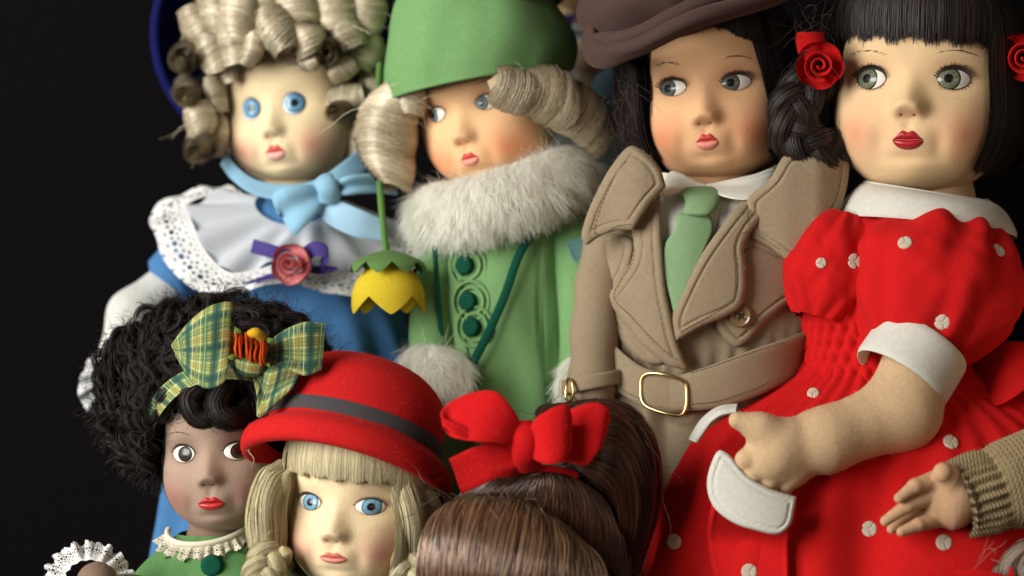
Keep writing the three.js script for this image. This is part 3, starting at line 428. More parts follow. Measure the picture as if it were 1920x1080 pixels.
// ------------------------------------------------------------------ girl in the red dress
{
  const z = 0.02, D = thing('felt_doll', 'large dark haired girl doll in red dotted dress with white collar', 'doll', baseAt(1700, z), 'felt dolls on display');
  const skin = skinMat(0.74, 0.50, 0.29), white = M.whiteFelt, red = M.redFelt;
  const H = makeHead(D, { eyes: [1706, 146], size: 210, z, yaw: -19, pitch: 1, roll: -2, skin: 'rgb(229,195,150)', mouthY: -0.53, noseY: -0.25, eyeX: 0.35, eyeA: 0.134, eyeB: 0.085, gaze: [-0.034, 0.004], irisR: 0.098, pupil: 0.4, iris: ['#6d7059', '#20221a', '#9a9c80'], lash: { l: 0.055, low: 1, n: 30 }, line: 0.01, rougeA: 0.34, lidA: 0.35, lipTop: plain(0.40, 0.014, 0.022, 0.32), lipW: 0.132, lipU: 0.086, lipL: 0.082, nose: 1.25, wide: 1.03, jaw: 0.97, brow: { y: 0.205, rise: 0.035, w: 0.17, a: 0.75 },
    paint: (c, X, Y) => { c.fillStyle = 'rgba(60,36,26,0.8)'; for (let i = 0; i < 9; i++) { c.beginPath(); c.arc(X(0.27 + i * 0.022), Y(-0.155 - 0.012 * (i % 3)), 1.6, 0, TAU); c.fill(); } } });
  part('neck', D, sweep([H.L(0, -0.62, -0.12), at(1752, 390, z - 0.005), at(1755, 460, z - 0.01)], () => 0.031, { seg: 28 }), skin);
  // hair
  const dark = [0.034, 0.021, 0.017], darker = [0.012, 0.008, 0.007], F = new Fibres(); seed = 401;
  const fr = th => { const k = Math.sin(th); return k > 0.62 ? 0.385 + 0.05 * Math.cos(th) * -1 + 0.02 * Math.sin(th * 17) : lerp(-0.75, 0.37, smooth(0.25, 0.62, k)); };
  combed(F, H, { n: 9500, w: 0.0006, th0: 0.62, th1: PI - 0.58, y1: fr, grow: v => 0.06 + 0.07 * Math.sin(PI * Math.min(1, v * 0.9)), ca: dark, cb: darker, layer: 0.09, clump: 44, shade: 0.35, rag: 0.075 });
  combed(F, H, { n: 3400, w: 0.0007, th0: -0.35, th1: 0.7, y1: th => -0.75, grow: v => 0.08 + 0.08 * v, ca: dark, cb: darker, layer: 0.08 });
  combed(F, H, { n: 4200, w: 0.0007, th0: PI - 0.62, th1: PI + 0.75, y1: th => -0.05, grow: v => 0.07 + 0.16 * v, ca: dark, cb: darker, layer: 0.1 });
  for (let i = 0; i < 60; i++) stray(F, i % 2 ? at(rr(1470, 1580), rr(0, 300), z + 0.03) : at(rr(1480, 1560), rr(-10, 120), z + 0.04), rr(0.008, 0.024), dark);
  const hair = part('hair', D, F.build(), M.hair);
  part('wig_cap', hair, wigCap(H, { y1: th => Math.sin(th) > 0.3 ? lerp(-0.4, 0.43, smooth(0.3, 0.66, Math.sin(th))) : -0.75, grow: 0.035 }), plain(0.008, 0.006, 0.006, 0.8));
  const B = new Fibres(), zb = z + 0.012;
  const core = braid(B, pts([[1548, 120, zb - 0.01], [1512, 165, zb], [1486, 215, zb + 0.004], [1497, 262, zb + 0.004], [1545, 286, zb], [1580, 270, zb - 0.02]]), 0.0165, 2.4, { n: 3600, ca: [0.036, 0.024, 0.019], cb: darker, w: 0.0006, hint: V(0, 0, 1), shade: 0.3, wob: 0.25 });
  const br = part('braid_coil', D, B.build(), M.hair); part('braid_core', br, core, plain(0.008, 0.006, 0.006, 0.8));
  const B2 = new Fibres(); braid(B2, pts([[1900, 120, z - 0.02], [1935, 190, z - 0.02], [1950, 260, z - 0.02], [1930, 330, z - 0.03]]), 0.017, 2, { n: 900, ca: dark, cb: darker, hint: V(0, 0, 1) }); part('braid_coil', D, B2.build(), M.hair);
  // felt roses by the ears
  const flower = (px, py, zz, s) => { const f = part('hair_rose', D, rose(at(px, py, zz), 0.0175 * s, V(-0.12, -0.15, 1), { turns: 2.3, t: 0.0022, petals: 5 }), red); return f; };
  flower(1537, 122, z + 0.036, 1.0); flower(1918, 106, z + 0.052, 1.0);
  part('rose_petal', D, grid(14, 12, (u, v) => { const a = (u - 0.5) * 2.2; return at(1519 + Math.sin(a) * 30 * (0.4 + 0.6 * Math.sin(v * PI * 0.55 + 0.4)), 112 - 52 * v, z + 0.026 + 0.010 * Math.cos(a) + 0.006 * v); }), red);
  // dress: skirt
  const yB = pyAt(BASE_Y, z), rows = [[560, 1660, 120, 0.045, 0.045], [640, 1655, 132, 0.046, 0.05], [700, 1668, 178, 0.056, 0.06], [760, 1690, 300, 0.078, 0.08], [820, 1700, 398, 0.094, 0.09], [930, 1712, 468, 0.108, 0.10], [1080, 1725, 536, 0.122, 0.11], [1300, 1740, 610, 0.135, 0.12], [yB, 1750, 650, 0.14, 0.13]];
  const skirt = part('skirt', D, loft(rows, z, { nu: 260, nv: 150, fold: (th, v, y) => { const k = smooth(660, 1000, y), p = smooth(620, 690, y) * (1 - smooth(760, 1000, y)); return k * (0.0055 * Math.sin(9 * th + 1.2 + 1.6 * nz(th * 1.2, y * 0.002)) + 0.004 * Math.sin(17 * th + 3 * nz(th * 2, y * 0.003, 4))) + p * 0.0018 * Math.sin(46 * th + 2 * nz(th * 3, y * 0.01)) + 0.003 * nz(th * 3, y * 0.006, 2); } }), red);
  // bodice with smocking
  const bod = [[395, 1738, 112, 0.05, 0.05], [420, 1715, 148, 0.062, 0.055], [450, 1690, 156, 0.062, 0.055], [500, 1655, 154, 0.056, 0.05], [580, 1645, 145, 0.052, 0.05], [650, 1652, 142, 0.051, 0.05], [720, 1655, 150, 0.056, 0.055]];
  const bodice = part('bodice', D, loft(bod, z, { nu: 300, nv: 150, fold: (th, v, y) => { const s = smooth(545, 600, y), q = th * 26 / PI * 2, a = (y - 560) / 27; return s * 0.0024 * (Math.abs(Math.sin(q + a * 1.57)) + Math.abs(Math.sin(q - a * 1.57)) - 0.9) + (1 - s) * 0.003 * Math.sin(16 * th + 2 * nz(th * 2, y * 0.01)); } }), red);
  // sleeves
  const puff = (A, B, r, o) => { const T = V().subVectors(B, A), L = T.length(); T.normalize(); const [n1, n2] = axisFrame(T); return grid(150, 90, (u, v) => { const a = u * TAU, pr = Math.pow(Math.sin(PI * lerp(0.10, 0.90, v)), 0.62), end = Math.pow(Math.abs(2 * v - 1), 2), ff = 0.035 + 0.075 * end, f = ff * Math.sin(9 * a + 2.4 * nz(Math.cos(a) * 1.3 + o, Math.sin(a) * 1.3, v * 2)) * 0.75 + 0.11 * nz(Math.cos(a) * 1.6 + o * 3, Math.sin(a) * 1.6, v * 3.1) + 0.035 * nz(Math.cos(a) * 4 + o * 3, Math.sin(a) * 4, v * 7); const R = r * pr * (1 + f); return A.clone().addScaledVector(T, v * L).addScaledVector(n1, Math.cos(a) * R * 1.06).addScaledVector(n2, Math.sin(a) * R); }, { closeU: true, flip: true }); };
  const sl = part('sleeve', D, puff(at(1780, 412, z + 0.025), at(1714, 668, z + 0.062), 0.0600, 2.3), red);
  const sl2 = part('sleeve', D, puff(at(1592, 408, z + 0.02), at(1534, 600, z + 0.03), 0.0365, 5.1), red);
  // collar
  const colA = ringPts(1738, 362, z, 112, 0.050, { tilt: 18, nod: 10, n: 60 }), colB = ringPts(1735, 428, z, 163, 0.073, { tilt: 20, nod: -4, n: 60 });
  const collar = part('collar', D, join([strip(colA, colB, { nu: 14, nv: 120, t: 0.0034, wave: (u, v) => V(0, 0.004 * Math.sin(PI * u), 0.006 * Math.sin(PI * u)) }), sweep(colA, () => 0.0022, { n: 100, seg: 10, closed: false })]), white);
  // cuff
  const ax = V().subVectors(at(1684, 715, z + 0.076), at(1733, 640, z + 0.068)).normalize(), cufRing = (px, py, zz, r) => { const [a, b] = axisFrame(ax), P = []; for (let i = 0; i <= 48; i++) { const t = i / 48 * TAU; P.push(at(px, py, zz).addScaledVector(a, Math.cos(t) * r).addScaledVector(b, Math.sin(t) * r)); } return P; };
  const cuff = part('cuff', D, strip(cufRing(1733, 641, z + 0.066, 0.0335), cufRing(1687, 712, z + 0.074, 0.0345), { nu: 10, nv: 90, t: 0.0034 }), white);
  // arm with the hand in the pocket
  const p = (x, y, d) => at(x, y, z + d), r = MM;
  const arm = part('arm', D, limb([[p(1735, 640, 0.062), 60 * r, p(1690, 770, 0.084), 66 * r], [p(1690, 772, 0.084), 63 * r, p(1545, 826, 0.104), 52 * r], [p(1545, 826, 0.104), 52 * r, p(1462, 838, 0.110), 40 * r],
    [p(1462, 840, 0.110), 40 * r, p(1432, 862, 0.110), 38 * r], [p(1455, 862, 0.110), 36 * r, p(1482, 884, 0.107), 30 * r], [p(1462, 822, 0.114), 24 * r, p(1425, 800, 0.118), 17 * r], [p(1425, 800, 0.118), 18 * r, p(1382, 788, 0.119), 15 * r],
    [p(1425, 848, 0.113), 19 * r, p(1398, 862, 0.116), 17 * r, 0.004], [p(1398, 862, 0.116), 17 * r, p(1376, 900, 0.104), 15 * r, 0.003], [p(1430, 868, 0.114), 18 * r, p(1412, 888, 0.116), 16 * r, 0.003], [p(1412, 888, 0.116), 16 * r, p(1400, 930, 0.102), 14 * r, 0.002], [p(1455, 882, 0.113), 18 * r, p(1442, 903, 0.114), 16 * r, 0.003], [p(1442, 903, 0.114), 16 * r, p(1436, 945, 0.100), 13 * r, 0.002], [p(1482, 890, 0.110), 17 * r, p(1472, 908, 0.110), 15 * r, 0.003], [p(1472, 908, 0.110), 14 * r, p(1464, 950, 0.098), 12 * r, 0.002]], 0.012, 0.0021), skin);
  const fzS = frontOf(rows, z);
  // pockets
  const flapH = (X, Y) => z + 0.1225 + 0.35 * (0 - Math.pow((X - at(1420, 0, z + 0.1).x) * 4.2, 2)) + (Y - at(0, 920, z + 0.1).y) * -0.16;
  const flap = part('pocket_flap', D, plate([[1350, 846], [1335, 872], [1327, 912], [1338, 950], [1372, 978], [1420, 994], [1458, 1000], [1480, 984], [1490, 950], [1494, 932, 1], [1440, 914], [1400, 890], [1366, 852]], z + 0.12, { height: flapH, t: 0.0035, rim: 0.003, stitch: 0.0042 }), white);
  part('pocket', D, plate([[1356, 858], [1440, 922], [1488, 940], [1480, 1010], [1466, 1120], [1400, 1130], [1350, 1100], [1332, 1010], [1334, 930]], z + 0.105, { height: (X, Y) => lerp(flapH(X, Y) - 0.006, fzS(X, Y) + 0.006, smooth(at(0, 940, z + 0.1).y, at(0, 1030, z + 0.1).y, Y)), t: 0.0026, rim: 0.004, hem: 0.004 }), red);
  part('pocket_flap', D, join([strip(pts([[1384, 760, z + 0.085], [1350, 764, z + 0.082], [1320, 784, z + 0.078], [1300, 812, z + 0.074], [1294, 824, z + 0.072]]), pts([[1380, 772, z + 0.098], [1352, 778, z + 0.097], [1334, 790, z + 0.094], [1322, 806, z + 0.090], [1306, 830, z + 0.084]]), { t: 0.004 })]), white, 'white pocket flap seen on edge');
  // felt dots with three slits
  const dotG = (h, R) => disc(h.p.clone().addScaledVector(h.n, 0.0004), h.n.clone().lerp(V(0, 0, 1), 0.2).normalize(), R, 0.0014, (a, v) => -0.0007 * smooth(0.05, 0.3, v) * Math.max(0, Math.cos(3 * (a + R * 9000)) - 0.82) / 0.18 - 0.0004 * G(v, 0.1), 48, 9);
  const cream = felt(0.72, 0.60, 0.46, { bump: 0.0004 });
  for (const [x, y, q = 1] of [[1540, 493, 0.7], [1602, 490], [1697, 455, 0.9], [1767, 604], [1872, 470], [1783, 829], [1630, 992], [1770, 1017], [1264, 1016], [1405, 1072], [1525, 737, 0.8], [1560, 1050, 0.01]]) if (q > 0.1) part('felt_dot', D, dotG(hit(x, y, [skirt, bodice, sl, sl2, D.children.find(o => o.name === 'pocket')]), 14 * MM * q), cream);
  for (const [m, n] of [[sl, 5200], [sl2, 2000], [skirt, 9000]]) fuzz(m, n, 0.0014, [0.75, 0.06, 0.05]); fuzz(arm, 5200, 0.0012, [0.86, 0.66, 0.44]); fuzz(collar, 1500, 0.0012, [0.85, 0.82, 0.74]); fuzz(H.head, 4200, 0.0009, [0.88, 0.70, 0.5], 0.0001);
  // sash bow behind
  part('sash', D, join([strip(pts([[1800, 660, z + 0.01], [1850, 650, z + 0.03], [1900, 640, z + 0.045], [1960, 650, z + 0.05]]), pts([[1830, 760, z + 0.02], [1852, 765, z + 0.06], [1890, 752, z + 0.075], [1960, 700, z + 0.07]]), { t: 0.003 }), strip(pts([[1860, 740, z + 0.02], [1880, 800, z + 0.055], [1890, 860, z + 0.06]]), pts([[1960, 700, z + 0.02], [1960, 790, z + 0.05], [1950, 860, z + 0.055]]), { t: 0.003, wave: (u, v) => V(0, 0, 0.006 * Math.sin(u * 9)) })]), red);
}
// ------------------------------------------------------------------ boy in the trench coat
{
  const z = -0.02, D = thing('felt_doll', 'boy doll in brown flat cap, belted tan trench coat and green tie', 'doll', baseAt(1330, z), 'felt dolls on display');
  const skin = skinMat(0.66, 0.38, 0.20), coat = felt(0.39, 0.295, 0.19, { bump: 0.0005, sheen: 0.2 }), yB = pyAt(BASE_Y, z), thread = plain(0.14, 0.09, 0.05, 0.8), shirtM = cloth(0.80, 0.78, 0.68), tieM = felt(0.27, 0.42, 0.215);
  const H = makeHead(D, { eyes: [1318, 159], size: 186, z, yaw: -14, pitch: 2, roll: 4, skin: 'rgb(222,174,130)', mouthY: -0.565, noseY: -0.315, eyeX: 0.318, eyeA: 0.142, eyeB: 0.076, gaze: [-0.05, 0.0], irisR: 0.09, iris: ['#565b55', '#191b18', '#8d928a'], lash: { l: 0.055, n: 28 }, line: 0.009, rouge: [205, 82, 55], rougeA: 0.4, lidA: 0.5, lipTop: plain(0.52, 0.045, 0.035, 0.5), lipLow: plain(0.74, 0.24, 0.19, 0.42), lipW: 0.115, lipU: 0.085, lipL: 0.085, wide: 1.03, jaw: 0.98, browC: [38, 26, 22], brow: { y: 0.225, rise: 0.03, w: 0.13, a: 0.95 } });
  part('neck', D, sweep([H.L(0, -0.62, -0.1), at(1345, 350, z), at(1345, 420, z - 0.01)], () => 0.028, { seg: 28 }), skin);
  const dark = [0.032, 0.019, 0.016], darker = [0.010, 0.006, 0.006], F = new Fibres(); seed = 411;
  for (let i = 0; i < 40; i++) stray(F, at(rr(1135, 1185), rr(120, 280), z + 0.03), rr(0.01, 0.026), dark);
  combed(F, H, { n: 5600, w: 0.00065, th0: PI - 0.72, th1: PI + 0.9, y1: th => -0.93 + 0.25 * smooth(PI, PI - 0.7, th), grow: v => 0.06 + 0.34 * v * (1.2 - v), ca: dark, cb: darker, layer: 0.2, clump: 22, shade: 0.4, wob: 0.05, extra: (v, th) => V(0.003 * Math.sin(v * 7 + th * 9), 0, 0) });
  combed(F, H, { n: 2600, th0: -0.9, th1: 0.62, y1: th => -0.75, grow: v => 0.05 + 0.14 * v, ca: dark, cb: darker, layer: 0.12, wob: 0.05 });
  combed(F, H, { n: 1500, th0: 0.6, th1: PI - 0.7, y1: th => 0.60 - 0.20 * smooth(0, 0.8, Math.cos(th)), grow: v => 0.045, ca: dark, cb: darker, layer: 0.03 });
  const hair = part('hair', D, F.build(), M.hair);
  part('wig_cap', hair, wigCap(H, { y1: th => { const k = Math.sin(th); return k > 0.55 ? lerp(-0.6, 0.62 - 0.2 * smooth(0, 0.8, Math.cos(th)), smooth(0.55, 0.8, k)) : -0.72; }, grow: 0.03 }), plain(0.007, 0.005, 0.006, 0.8));
  // cap
  const wool = felt(0.10, 0.055, 0.047, { bump: 0.0005, sheen: 0.45, sheenColor: [0.62, 0.46, 0.42] });
  const capC = at(1298, -22, z + 0.01), tilt = 0.30, cap = part('cap', D, grid(150, 70, (u, v) => { const a = u * TAU, q = v * PI * 0.94, rr0 = Math.sin(q), sec = 1 + 0.018 * Math.abs(Math.sin(a * 4)) * -1, fold = 0.05 * smooth(0.55, 0.8, v) * Math.sin(a * 7 + 3 * nz(Math.cos(a) * 2, Math.sin(a) * 2, v * 2)) + 0.05 * nz(Math.cos(a) * 2, Math.sin(a) * 2, v * 3); const R = 0.0905 * rr0 * (sec + fold), x = Math.cos(a) * R * 1.0, zz = Math.sin(a) * R * 0.95, y = 0.043 * Math.cos(q) * (q < PI / 2 ? 1 : 0.95); return V(capC.x + x * Math.cos(tilt) - y * Math.sin(tilt), capC.y + y * Math.cos(tilt) + x * Math.sin(tilt), capC.z + zz); }, { closeU: true, flip: true }), wool);
  part('visor', cap, join([sweep(pts([[1102, 60, z + 0.02], [1112, 96, z + 0.045], [1150, 101, z + 0.075], [1200, 86, z + 0.092], [1255, 58, z + 0.102], [1310, 34, z + 0.104], [1375, 16, z + 0.098], [1440, 0, z + 0.084], [1500, -22, z + 0.05]]), t => [0.0072 * Math.pow(Math.sin(PI * clamp(0.06 + 0.88 * t)), 0.5), 0.0115], { n: 80, seg: 18, hint: V(0.25, 0.15, 1) }), sweep(pts([[1125, 80, z + 0.05], [1165, 74, z + 0.082], [1210, 58, z + 0.094], [1262, 30, z + 0.10], [1320, 4, z + 0.10], [1400, -20, z + 0.09]]), () => [0.0062, 0.008], { n: 60, seg: 12, hint: V(0.25, 0.15, 1) })]), wool);
  part('stitching', cap, stitches(pts([[1130, 108, z + 0.0735], [1165, 105, z + 0.0925], [1205, 90, z + 0.1042], [1258, 62, z + 0.1138], [1310, 40, z + 0.1158], [1375, 22, z + 0.110], [1440, 5, z + 0.096]])), plain(0.03, 0.016, 0.014, 0.8));
  // coat body
  const rows = [[352, 1345, 120, 0.022, 0.045], [375, 1345, 185, 0.040, 0.05], [420, 1342, 225, 0.054, 0.06], [520, 1338, 228, 0.06, 0.06], [640, 1335, 212, 0.058, 0.06], [705, 1330, 196, 0.054, 0.055], [780, 1330, 208, 0.058, 0.06], [900, 1330, 235, 0.066, 0.065], [1100, 1330, 265, 0.072, 0.07], [yB, 1330, 285, 0.075, 0.075]];
  const body = part('coat', D, loft(rows, z, { nu: 200, nv: 130, fold: (th, v, y) => 0.002 * nz(th * 2.5, y * 0.012) + smooth(700, 780, y) * 0.0045 * Math.sin(15 * th + 3 * nz(th * 2, y * 0.004)) + G(y - 690, 40) * 0.0016 * Math.sin(38 * th + 3 * nz(th * 3, y * 0.01)) }), coat);
  const fz = frontOf(rows, z), over = (k, xs = 0, bend = 0) => (X, Y) => fz(X, Y) + k + bend * (X - xs);
  const shirt = part('shirt', D, plate([[1235, 322], [1345, 345], [1462, 322], [1400, 430], [1330, 520], [1262, 615], [1246, 560], [1236, 420]], z + 0.05, { height: over(0.003), t: 0.001 }), shirtM);
  part('placket', shirt, stitches(onto([[1352, 390], [1346, 420], [1338, 445]], shirt, 0.0006)), plain(0.2, 0.25, 0.3, 0.8));
  const tie = part('tie', D, plate([[1268, 405], [1282, 398], [1318, 398], [1330, 408], [1334, 430], [1318, 470], [1290, 530], [1262, 588], [1252, 560], [1240, 520], [1237, 488], [1246, 455], [1262, 430]], z + 0.05, { height: (X, Y) => fz(X, Y) + 0.007 + 0.006 * G((X - at(1284, 0, z + 0.05).x), 0.016), t: 0.0025 }), tieM);
  part('knot', tie, plate([[1278, 356], [1310, 348], [1346, 352], [1350, 366], [1330, 402], [1302, 406], [1278, 400], [1283, 380]], z + 0.05, { height: (X, Y) => fz(X, Y) + 0.013 + 0.006 * G(X - at(1312, 0, z + 0.05).x, 0.012), t: 0.004, rim: 0.006 }), tieM);
  part('tail', tie, plate([[1318, 412], [1332, 424], [1334, 450], [1322, 474], [1308, 490], [1306, 440]], z + 0.05, { height: over(0.0055), t: 0.002 }), tieM);
  const shc = part('shirt_collar', D, plate([[1262, 318], [1280, 322], [1305, 336], [1330, 347], [1300, 352], [1278, 358], [1260, 366], [1240, 371], [1236, 366], [1246, 342]], z + 0.05, { height: (X, Y) => fz(X, Y) + 0.015 - 0.35 * (Y - at(0, 345, z + 0.05).y), t: 0.002, rim: 0.0015, stitch: 0.0025 }), shirtM);
  part('shirt_collar', D, plate([[1338, 342], [1375, 334], [1420, 324], [1462, 312], [1455, 340], [1425, 366], [1395, 376], [1362, 372], [1340, 362], [1326, 344]], z + 0.05, { height: (X, Y) => fz(X, Y) + 0.016 - 0.25 * (Y - at(0, 345, z + 0.05).y), t: 0.002, rim: 0.0015, stitch: 0.0025 }), shirtM);
  const opt = { t: 0.0040, rim: 0.0048, stitch: 0.0066, h: 0.0011 };
  // under flaps, lapels, collar
  const flapL = part('coat_front', body, plate([[1128, 440], [1186, 448], [1182, 500], [1160, 556], [1200, 620], [1245, 680], [1215, 682], [1172, 648], [1130, 594], [1108, 545], [1106, 512], [1116, 470]], z + 0.05, { ...opt, height: over(0.002) }), coat);
  const lapL = part('lapel', body, plate([[1240, 352, 1], [1238, 420], [1240, 470], [1246, 540], [1256, 590], [1268, 640], [1291, 694, 1], [1255, 686], [1210, 652], [1170, 606], [1138, 556, 1], [1158, 530], [1182, 492], [1188, 460], [1184, 428, 1]], z + 0.055, { ...opt, height: (X, Y) => fz(X, Y) + 0.0075 + 0.006 * G(X - at(1240, 0, z + 0.055).x, 0.02) }), coat);
  const colL = part('collar', body, plate([[1182, 274], [1212, 290], [1235, 318], [1246, 352, 1], [1214, 388], [1185, 432, 1], [1150, 434], [1120, 446], [1100, 459], [1091, 446], [1098, 410], [1118, 362], [1146, 312]], z + 0.055, { ...opt, height: (X, Y) => fz(X, Y) * 0 + z + 0.052 + 0.018 * smooth(at(1090, 0, z).x, at(1200, 0, z).x, X) - 0.012 * smooth(at(0, 340, z).y, at(0, 270, z).y, Y) }), coat);
  const flapR = part('storm_flap', body, plate([[1392, 448], [1440, 456], [1520, 500], [1530, 545], [1475, 572], [1430, 606], [1400, 640], [1380, 651], [1362, 640], [1336, 606], [1330, 560]], z + 0.05, { ...opt, height: over(0.0035) }), coat);
  const lapR = part('lapel', body, plate([[1462, 306], [1430, 336], [1392, 374], [1350, 424], [1310, 480], [1276, 545], [1256, 600], [1263, 641, 1], [1310, 613], [1362, 590], [1384, 574], [1393, 545], [1394, 500], [1391, 466], [1402, 440], [1430, 410], [1500, 380], [1560, 350], [1530, 300]], z + 0.055, { ...opt, height: (X, Y) => fz(X, Y) + 0.0095 + 0.005 * G(X - at(1330, 0, z).x, 0.03) }), coat);
  const colR = part('collar', body, plate([[1470, 292], [1530, 268], [1592, 280], [1592, 330], [1580, 380], [1556, 428], [1520, 500], [1480, 492], [1436, 462], [1404, 449, 1], [1398, 398], [1400, 374], [1440, 336]], z + 0.055, { ...opt, height: (X, Y) => z + 0.062 + 0.006 * smooth(at(1380, 0, z).x, at(1460, 0, z).x, X) - 0.02 * smooth(at(1500, 0, z).x, at(1600, 0, z).x, X) - 0.012 * smooth(at(0, 340, z).y, at(0, 270, z).y, Y) }), coat);
  for (const m of [lapL, colL, lapR, colR]) fuzz(m, 2600, 0.0014, [0.42, 0.33, 0.22]); fuzz(cap, 5000, 0.0014, [0.16, 0.10, 0.085]); fuzz(H.head, 3000, 0.0009, [0.82, 0.58, 0.38], 0.0001);
  const lay = [body, flapL, lapL, colL, flapR, lapR, colR];
  part('stitching', body, join([
    stitches(onto([[1172, 446], [1178, 470], [1172, 496], [1152, 528], [1140, 556], [1176, 596], [1216, 640], [1258, 676]].map(([x, y]) => [x + 12, y]), lay)),
    stitches(onto([[1166, 300], [1138, 345], [1118, 396], [1108, 434], [1124, 436], [1150, 422], [1180, 418]].map(([x, y]) => [x + 6, y + 2]), lay)),
    stitches(onto([[1276, 622], [1315, 600], [1356, 580], [1374, 562], [1380, 500], [1380, 460], [1394, 436], [1430, 446], [1462, 468]], lay)),
    stitches(onto([[1402, 370], [1400, 400], [1404, 436]], lay)), stitches(onto([[1394, 372], [1392, 400], [1394, 430]], lay)),
    stitches(onto([[1390, 630], [1420, 604], [1466, 570]], lay))]), thread);
  // button
  const hb = hit(1387, 592, lay), bt = part('button', body, disc(hb.p.clone().addScaledVector(hb.n, 0.0015), V(-0.1, -0.1, 1), 0.0088, 0.0032, (a, v) => 0.0012 * G(v - 0.72, 0.08) - 0.0012 * G(v - 0.3, 0.05) * Math.max(0, Math.cos(4 * a)), 48, 20), plain(0.20, 0.13, 0.06, 0.22, { clearcoat: 0.6 }));
  part('button_thread', bt, join([0.8, 2.4].map(a => sweep([hb.p.clone().add(V(Math.cos(a) * 0.003, Math.sin(a) * 0.003, 0.0045)), hb.p.clone().add(V(-Math.cos(a) * 0.003, -Math.sin(a) * 0.003, 0.0045))], () => 0.0005, { n: 3, seg: 6 }))), plain(0.03, 0.02, 0.015, 0.8));
  // belt and buckle
  const bz = 0.0105, bp = (x, y, d) => { const q = at(x, y, z + 0.05); q.z = fz(q.x, q.y) + d; return q; };
  const belt = part('belt', body, join([
    strip([bp(1150, 638, 0.004), bp(1148, 640, bz), bp(1175, 668, bz + 0.003), bp(1210, 690, bz + 0.003), bp(1260, 700, bz + 0.001), bp(1290, 706, bz)], [bp(1160, 712, 0.004), bp(1152, 724, bz), bp(1180, 748, bz + 0.003), bp(1212, 764, bz + 0.003), bp(1250, 770, bz + 0.001), bp(1280, 772, bz)], { nv: 60, nu: 14, t: 0.004 }),
    strip([bp(1214, 706, bz - 0.003), bp(1262, 704, bz + 0.002), bp(1330, 682, bz + 0.004), bp(1400, 656, bz + 0.003), bp(1470, 634, bz), bp(1540, 612, bz)], [bp(1214, 766, bz - 0.003), bp(1268, 768, bz + 0.002), bp(1340, 762, bz + 0.004), bp(1410, 742, bz + 0.003), bp(1480, 712, bz), bp(1550, 690, bz)], { nv: 80, nu: 14, t: 0.004 })]), coat);
  part('stitching', belt, join([stitches(onto([[1296, 700], [1340, 686], [1400, 664], [1470, 642]], belt)), stitches(onto([[1296, 758], [1345, 752], [1405, 732], [1470, 704]], belt)), stitches(onto([[1158, 724], [1184, 740], [1206, 750]], belt))]), thread);
  const bk = [[1214, 699], [1240, 700], [1268, 708], [1280, 716], [1283, 735], [1280, 765], [1272, 775], [1245, 772], [1214, 762], [1203, 752], [1200, 725], [1203, 706]].map(([x, y]) => bp(x, y, bz + 0.0075));
  const bkl = part('buckle', belt, sweep(bk, () => 0.0013, { n: 90, seg: 10, closed: true }), M.gold);
  // sleeve with strap and ring
  const sleeve = part('sleeve', D, sweep(pts([[1150, 430, z + 0.01], [1128, 520, z + 0.02], [1116, 610, z + 0.03], [1112, 690, z + 0.034], [1108, 745, z + 0.034]]), t => 0.0195 - 0.002 * t + 0.0008 * Math.sin(t * 22), { n: 60, seg: 32 }), coat);
  part('sleeve_strap', sleeve, strip(ringPts(1112, 702, z + 0.034, 55, 0.0235, { n: 40, tilt: -10, nod: -4 }), ringPts(1112, 730, z + 0.034, 55, 0.0235, { n: 40, tilt: -10, nod: -4 }), { t: 0.003, nv: 70 }), coat);
  part('strap_ring', sleeve, sweep(pts([[1066, 710, z + 0.05], [1072, 716, z + 0.056], [1075, 736, z + 0.058], [1070, 752, z + 0.056], [1062, 748, z + 0.05], [1062, 724, z + 0.048]]), () => 0.0012, { n: 50, seg: 8, closed: true }), M.gold);
}
